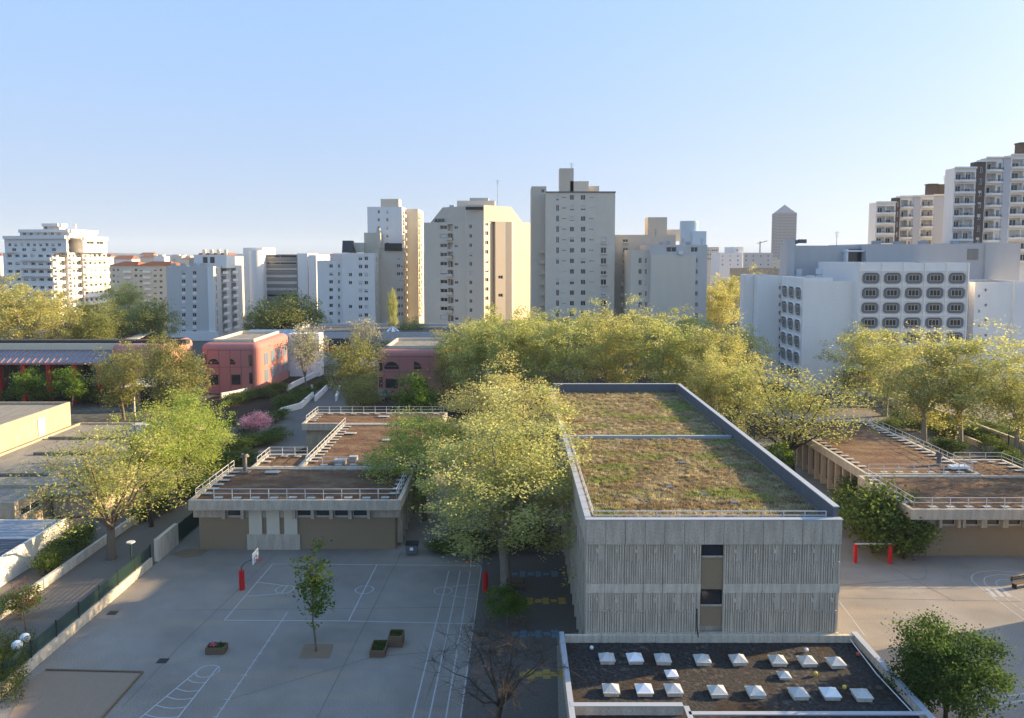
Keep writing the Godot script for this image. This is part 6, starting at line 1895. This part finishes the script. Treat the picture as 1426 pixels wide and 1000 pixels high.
	for i in 5:
		tm.tri(tp.position + Vector3(-0.8, 0, 0.4), tp.position + Vector3(0.9, 0, 0.5 - i * 0.2), tp.position + Vector3(-0.3 + i * 0.25, 1.0 - i * 0.1, -0.3))
		tm.tri(tp.position + Vector3(0.9, 0, 0.5 - i * 0.2), tp.position + Vector3(0.8, 0, -0.6), tp.position + Vector3(-0.3 + i * 0.25, 1.0 - i * 0.1, -0.3))
	part(tp, "sheet", tm, M.blue_tarp)
	var rl := thing("guard_rail", "steel guard rail at the lower right corner beyond the round tree", "railing", G(1400, 985))
	railing(rl, [G(1388, 993), G(1440, 985)], 1.0, 1.5)
	# hedge that borders the sandpit
	var hd2 := thing("hedge", "clipped hedge in the sun beside the sandpit", "hedge", G(20, 950))
	var lf := MB.new()
	lf.colored = true
	for i in 9000:
		var f := rng.randf()
		var q := G(6, 985).lerp(G(30, 905), f) + Vector3(rng.randf_range(-2.0, 1.0), absf(rng.randf_range(0.05, 1.7)), rng.randf_range(-0.6, 0.6))
		lf.col = Color(0.16, 0.17, 0.035).lerp(Color(0.07, 0.1, 0.02), rng.randf()) * rng.randf_range(0.7, 1.3)
		var u := Vector3(rng.randfn(), rng.randfn(), rng.randfn()).normalized() * 0.14
		lf.tri(q, q + u, q + u * 0.5 + u.cross(Vector3(rng.randfn(), rng.randfn(), rng.randfn()).normalized()) * 0.6)
	part(hd2, "foliage", lf, M.leaf)
	var st := MB.new()
	for i in 14: st.tube([G(6, 985).lerp(G(30, 905), i / 13.0) + Vector3(-0.4, 0, 0), G(6, 985).lerp(G(30, 905), i / 13.0) + Vector3(-0.4 + rng.randfn() * 0.2, 1.3, 0)], [0.04, 0.015], 5)
	part(hd2, "stems", st, M.bark_dark)

# ------------------------------------------------------------------ trees and shrubs
func up(px: float, d: float) -> Vector3:
	return Vector3(X(px, d), 0, -d)

func fit(spec: Dictionary, d: float, top: float, wide_px: float) -> Array:
	return [wide_px * d / F / 2.0 / (spec.r * 0.92), Y(top, d) / (spec.h * 1.0)]

var count := -1
func nth() -> int:
	count += 1
	return count

func order() -> String:
	count += 1
	var words := ["first", "second", "third", "fourth", "fifth", "sixth", "seventh"]
	if count < 6: return "%s of front rank from the red block" % words[count]
	if count < 13: return "%s of rear rank from the red block" % words[count - 6]
	return ["low one beside the court fence", "low one at the parapet corner"][count - 13]

func planting() -> void:
	count = -1
	var f: Array
	# the row of planes behind the school block
	for q in [[662, 128, 438, 104], [722, 131, 432, 104], [778, 127, 436, 106], [850, 130, 430, 104], [925, 126, 436, 108], [1000, 124, 446, 110], [646, 150, 446, 90], [690, 146, 428, 96], [742, 149, 432, 98], [815, 147, 426, 96], [888, 150, 424, 100], [960, 146, 430, 96], [1030, 142, 446, 86], [1040, 112, 498, 80], [990, 114, 480, 70]]:
		f = fit(PLANE, q[1], q[2], q[3])
		tree("plane_tree", "plane tree behind the planted roof, %s" % order(), "tree", "plane", PLANE, up(q[0], q[1]), 4, f[0], f[1], "plane trees behind the school block", "bark_pale")
	# right of the court
	count = -1
	for q in [[1239, 131, 446, 140], [1296, 112, 458, 135], [1346, 111, 446, 170], [1428, 106, 470, 130], [1212, 140, 446, 95]]:
		f = fit(PLANE_OPEN, q[1], q[2], q[3])
		tree("plane_tree", ["open plane tree rising from the far end of the annex roof", "open plane tree beside the annex roof railing", "widest open plane tree with forked pale trunk by the terrace", "open plane tree at the lower end of the terrace wall", "open plane tree close to the hotel doorway"][nth()], "tree", "open", PLANE_OPEN, up(q[0], q[1]), 3, f[0], f[1], "plane trees before the hotel", "bark_pale")
	for q in [[66, 80]]:  # out-of-view tree, added to shade the far part of the court
		tree("plane_tree", "unseen plane tree added past the end of the sports court for its shade", "tree", "open", PLANE_OPEN, Vector3(q[0], 0, -q[1]), 3, 1.0, 0.85, "shade trees added past the court", "bark_pale")
	f = fit(SPARSE, 97, 500, 190)
	tree("spreading_tree", "dark stemmed spreading tree with thin yellow leaves beside the court", "tree", "spread", SPARSE, G(1102, 662), 1, f[0], f[1], "", "bark_dark")
	# in the middle
	f = fit(PLANE_NEAR, 65, 552, 262)
	tree("plane_tree", "big plane tree with a straight trunk in the asphalt yard", "tree", "near", PLANE_NEAR, G(705, 817), 1, f[0], f[1], "", "bark_pale")
	f = fit(PLANE_NEAR, 82, 500, 190)
	tree("plane_tree", "tall plane tree standing behind the big yard plane", "tree", "near2", PLANE_NEAR, up(705, 82), 1, f[0], f[1], "", "bark_pale")
	f = fit(LIME, 79, 560, 150)
	tree("lime_tree", "bright green lime tree leaning over the annex roof", "tree", "lime", LIME, up(588, 79), 1, f[0], f[1])
	f = fit(FRESH, 57, 812, 62)
	tree("young_tree", "small leafy tree between the plane trunk and the bare tree", "tree", "fresh_near", FRESH, up(707, 56), 1, f[0] * 0.95, f[1])
	tree("bare_tree", "dark bare tree with fine twigs at the edge of the running lanes", "tree", "bare", BARE, Vector3(-0.9, 0, -43.6), 1, 1.05, 0.78, "", "bark_dark")
	f = fit(MAPLE, 54, 742, 58)
	tree("young_maple", "slender young maple in a square pit on the asphalt", "tree", "maple", MAPLE, G(440, 907), 1, f[0], f[1])
	f = fit(ROUND, 42.5, 874, 150)
	tree("round_tree", "dense dark green round tree next to the gravel roof", "tree", "round", ROUND, up(1345, 42.5), 1, f[0], f[1], "", "bark_dark")
	# left side
	f = fit(SPARSE, 71, 580, 210)
	tree("sparse_tree", "thick stemmed pollard with thin new leaves beside the street lamp", "tree", "sparse", SPARSE, G(155, 778), 1, f[0], f[1])
	for q in [[198, 77, 560, 115, "first"], [240, 84, 548, 125, "second"], [268, 92, 545, 90, "third"]]:
		f = fit(LIME, q[1], q[2], q[3])
		tree("street_tree", "yellow-green street tree, %s behind the pollard" % q[4], "tree", "lime_s", LIME, up(q[0], q[1]), 2, f[0], f[1], "street trees beside the annex", "bark_dark")
	f = fit(FRESH, 58, 812, 50)
	tree("young_tree", "lime green small tree beyond the white shed", "tree", "fresh_l", FRESH, up(6, 57), 1, f[0], f[1])
	tree("sapling", "thin sapling with reddish leaves by the planter wall", "tree", "sap", {h = 4.6, fork = 2.0, r = 1.2, n = 26, leaves = 22, s = 0.13, blob = 0.4, limbs = 5, girth = 0.04, a = Color(0.22, 0.09, 0.06), b = Color(0.16, 0.08, 0.05), bottom = 1.6}, G(36, 884), 1)
	# between the buildings
	for q in [[32, 138, 513, 46], [92, 138, 513, 48]]:
		f = fit(FRESH, q[1], q[2], q[3])
		tree("round_tree", "small fresh green tree before the red columns", "tree", "fresh", FRESH, up(q[0], q[1]), 2, f[0], f[1], "small trees before the glazed hall")
	count = -1
	for q in [[165, 128, 474, 80], [222, 124, 458, 62], [250, 122, 486, 84]]:
		f = fit(OLIVE, q[1], q[2], q[3])
		tree("olive_green_tree", ["dull green tree before the dark red hall wall", "taller dull green tree touching the sunlit red end wall", "dull green tree over the white canopy"][nth()], "tree", "olive", OLIVE, up(q[0], q[1]), 3, f[0], f[1], "trees before the red end wall")
	count = -1
	for q in [[492, 133, 466, 78], [556, 175, 470, 92], [500, 122, 516, 56], [632, 134, 470, 56]]:
		f = fit(OLIVE, q[1], q[2], q[3])
		tree("olive_green_tree", ["dull green tree overhanging the top of the path", "wide dull green tree rising behind the half hidden red block", "shorter olive tree at the foot of the path", "dull green tree at the sunlit corner of the half hidden red block"][nth()], "tree", "olive", OLIVE, up(q[0], q[1]), 3, f[0], f[1], "trees along the sloping path")
	f = fit(BLOSSOM, 150, 449, 58)
	tree("blossom_tree", "pale grey-white blossom tree at the corner of the red block", "tree", "blossom", BLOSSOM, up(424, 150), 1, f[0], f[1])
	f = fit(BLOSSOM, 170, 444, 50)
	tree("blossom_tree", "misty pale tree rising above the dull green trees", "tree", "blossom", BLOSSOM, up(510, 170), 1, f[0], f[1])
	f = fit(CHERRY, 115, 574, 46)
	tree("cherry_tree", "pink flowering cherry tree on the square", "tree", "cherry", CHERRY, up(352, 115), 1, f[0], f[1])
	f = fit(FRESH, 118, 520, 60)
	tree("round_tree", "vivid green small tree before the half hidden red block", "tree", "fresh", FRESH, up(580, 118), 2, f[0], f[1])
	# far trees
	for q in [[28, 172, 386, 112], [-30, 178, 392, 100], [70, 186, 402, 76]]:
		f = fit(PLANE, q[1], q[2], q[3])
		tree("plane_tree", "tall pale-stemmed plane tree behind the long red hall", "tree", "plane", PLANE, up(q[0], q[1]), 4, f[0], f[1], "planes behind the glazed hall", "bark_pale")
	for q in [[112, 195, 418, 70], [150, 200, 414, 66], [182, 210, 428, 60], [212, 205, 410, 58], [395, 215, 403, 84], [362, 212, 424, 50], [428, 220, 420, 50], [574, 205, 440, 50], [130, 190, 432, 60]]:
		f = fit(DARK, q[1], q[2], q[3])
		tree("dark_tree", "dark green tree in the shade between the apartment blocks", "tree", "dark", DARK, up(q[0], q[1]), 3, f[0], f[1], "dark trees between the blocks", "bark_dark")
	for q in [[172, 260, 388, 58], [1012, 235, 376, 66], [1000, 225, 392, 50], [1052, 260, 376, 46], [546, 215, 396, 16]]:
		f = fit(PLANE, q[1], q[2], q[3])
		tree("plane_tree", "distant plane tree showing in a gap between buildings", "tree", "plane", PLANE, up(q[0], q[1]), 4, f[0], f[1], "planes in the gaps of the city", "bark_pale")
	# shrubs
	var g := 0
	for q in [[1192, 735, 4.2, 1.6], [1215, 762, 5.5, 2.0], [1240, 752, 6.0, 2.2], [1258, 770, 4.2, 1.6], [1274, 765, 3.6, 1.2], [1190, 700, 3.8, 1.5]]:
		tree("shrub", "dark green shrub in the thicket behind the red goal", "shrub", "shrub", SHRUB, G(q[0], q[1] + 8), 3, q[3], q[2] / 2.4, "shrubs behind the goal", "bark_dark")
		g += 1
	for q in [[640, 770, 1.2, 2.0], [665, 768, 1.3, 2.2], [690, 762, 1.2, 2.4], [725, 762, 1.4, 2.6], [612, 768, 0.9, 1.2], [748, 758, 1.1, 2.0]]:
		tree("shrub", "dark shrub in the bed behind the yard plane", "shrub", "shrub", SHRUB, G(q[0], q[1]), 3, q[2], q[3] / 2.4, "shrubs behind the yard plane", "bark_dark")
	for q in [[402, 562, 1.6], [415, 555, 1.5], [428, 550, 1.3], [392, 566, 1.4], [450, 540, 1.3], [385, 545, 1.6], [368, 552, 1.5], [340, 556, 1.6], [325, 562, 1.5]]:
		tree("shrub", "green shrub in the bed inside the winding white wall", "shrub", "shrub", SHRUB, G(q[0], q[1] + 2), 3, q[2], 0.9, "shrubs in the path bed", "bark_dark")
	for q in [[312, 622, 1.5], [322, 612, 1.2], [520, 560, 1.4], [534, 556, 1.2], [1205, 660, 1.0]]:
		tree("flowering_shrub", "white flowering shrub at the edge of a planting bed", "shrub", "shrub_w", SHRUB_WHITE, G(q[0], q[1]), 2, q[2], 1.0, "white flowering shrubs", "bark_dark")
	for q in [[100, 770, 1.1], [78, 792, 0.9], [66, 800, 0.8], [112, 757, 1.0], [205, 722, 1.2], [222, 712, 1.3], [262, 690, 1.4], [285, 668, 1.5], [300, 650, 1.6], [275, 690, 1.2]]:
		tree("shrub", "low green shrub along the street planting bed", "shrub", "shrub", SHRUB, G(q[0], q[1]), 3, q[2], 0.85, "shrubs along the street", "bark_dark")
	for q in [[1310, 630, 1.2], [1330, 634, 1.4], [1230, 664, 1.0], [1216, 672, 1.2], [1180, 680, 1.4], [1395, 640, 1.2], [1415, 652, 1.3], [1380, 628, 1.2]]:
		tree("shrub", "loose shrub beside the annex wall and terrace", "shrub", "shrub", SHRUB, G(q[0], q[1]), 3, q[2], 0.9, "shrubs around the right annex", "bark_dark")
	for q in [[110, 556, 2.0], [128, 560, 1.8], [148, 562, 1.7], [60, 562, 1.5], [10, 560, 1.6], [170, 566, 1.3]]:
		tree("shrub", "dense shrub in the bed before the long red hall", "shrub", "shrub", SHRUB, G(q[0], q[1]), 3, q[2], 1.2, "shrubs before the red hall", "bark_dark")
	for q in [[335, 628, 1.6], [352, 622, 1.7], [374, 618, 1.6], [388, 612, 1.3], [340, 645, 1.4], [322, 650, 1.5], [330, 600, 1.6], [310, 606, 1.8], [372, 590, 1.5], [390, 584, 1.2]]:
		tree("shrub", "dark green shrub in the bed around the pink cherry", "shrub", "shrub", SHRUB, G(q[0], q[1]), 3, q[2], 0.8, "shrubs around the cherry", "bark_dark")
	for q in [[1262, 590, 1.7], [1280, 600, 1.5], [1320, 606, 1.8], [1360, 612, 1.8], [1300, 590, 1.6], [1384, 606, 1.7], [1405, 618, 1.8], [1345, 596, 1.6], [1420, 600, 1.8], [1240, 600, 1.4]]:
		tree("shrub", "leafy shrub under the open plane trees of the terrace", "shrub", "shrub", SHRUB, G(q[0], q[1]), 3, q[2], 0.9, "shrubs under the terrace planes", "bark_dark")
	f = fit(FRESH, 84, 622, 36)
	tree("young_tree", "bright yellow-green bush at the end of the parapet", "tree", "fresh", FRESH, up(1088, 92), 2, 0.75, 0.8)
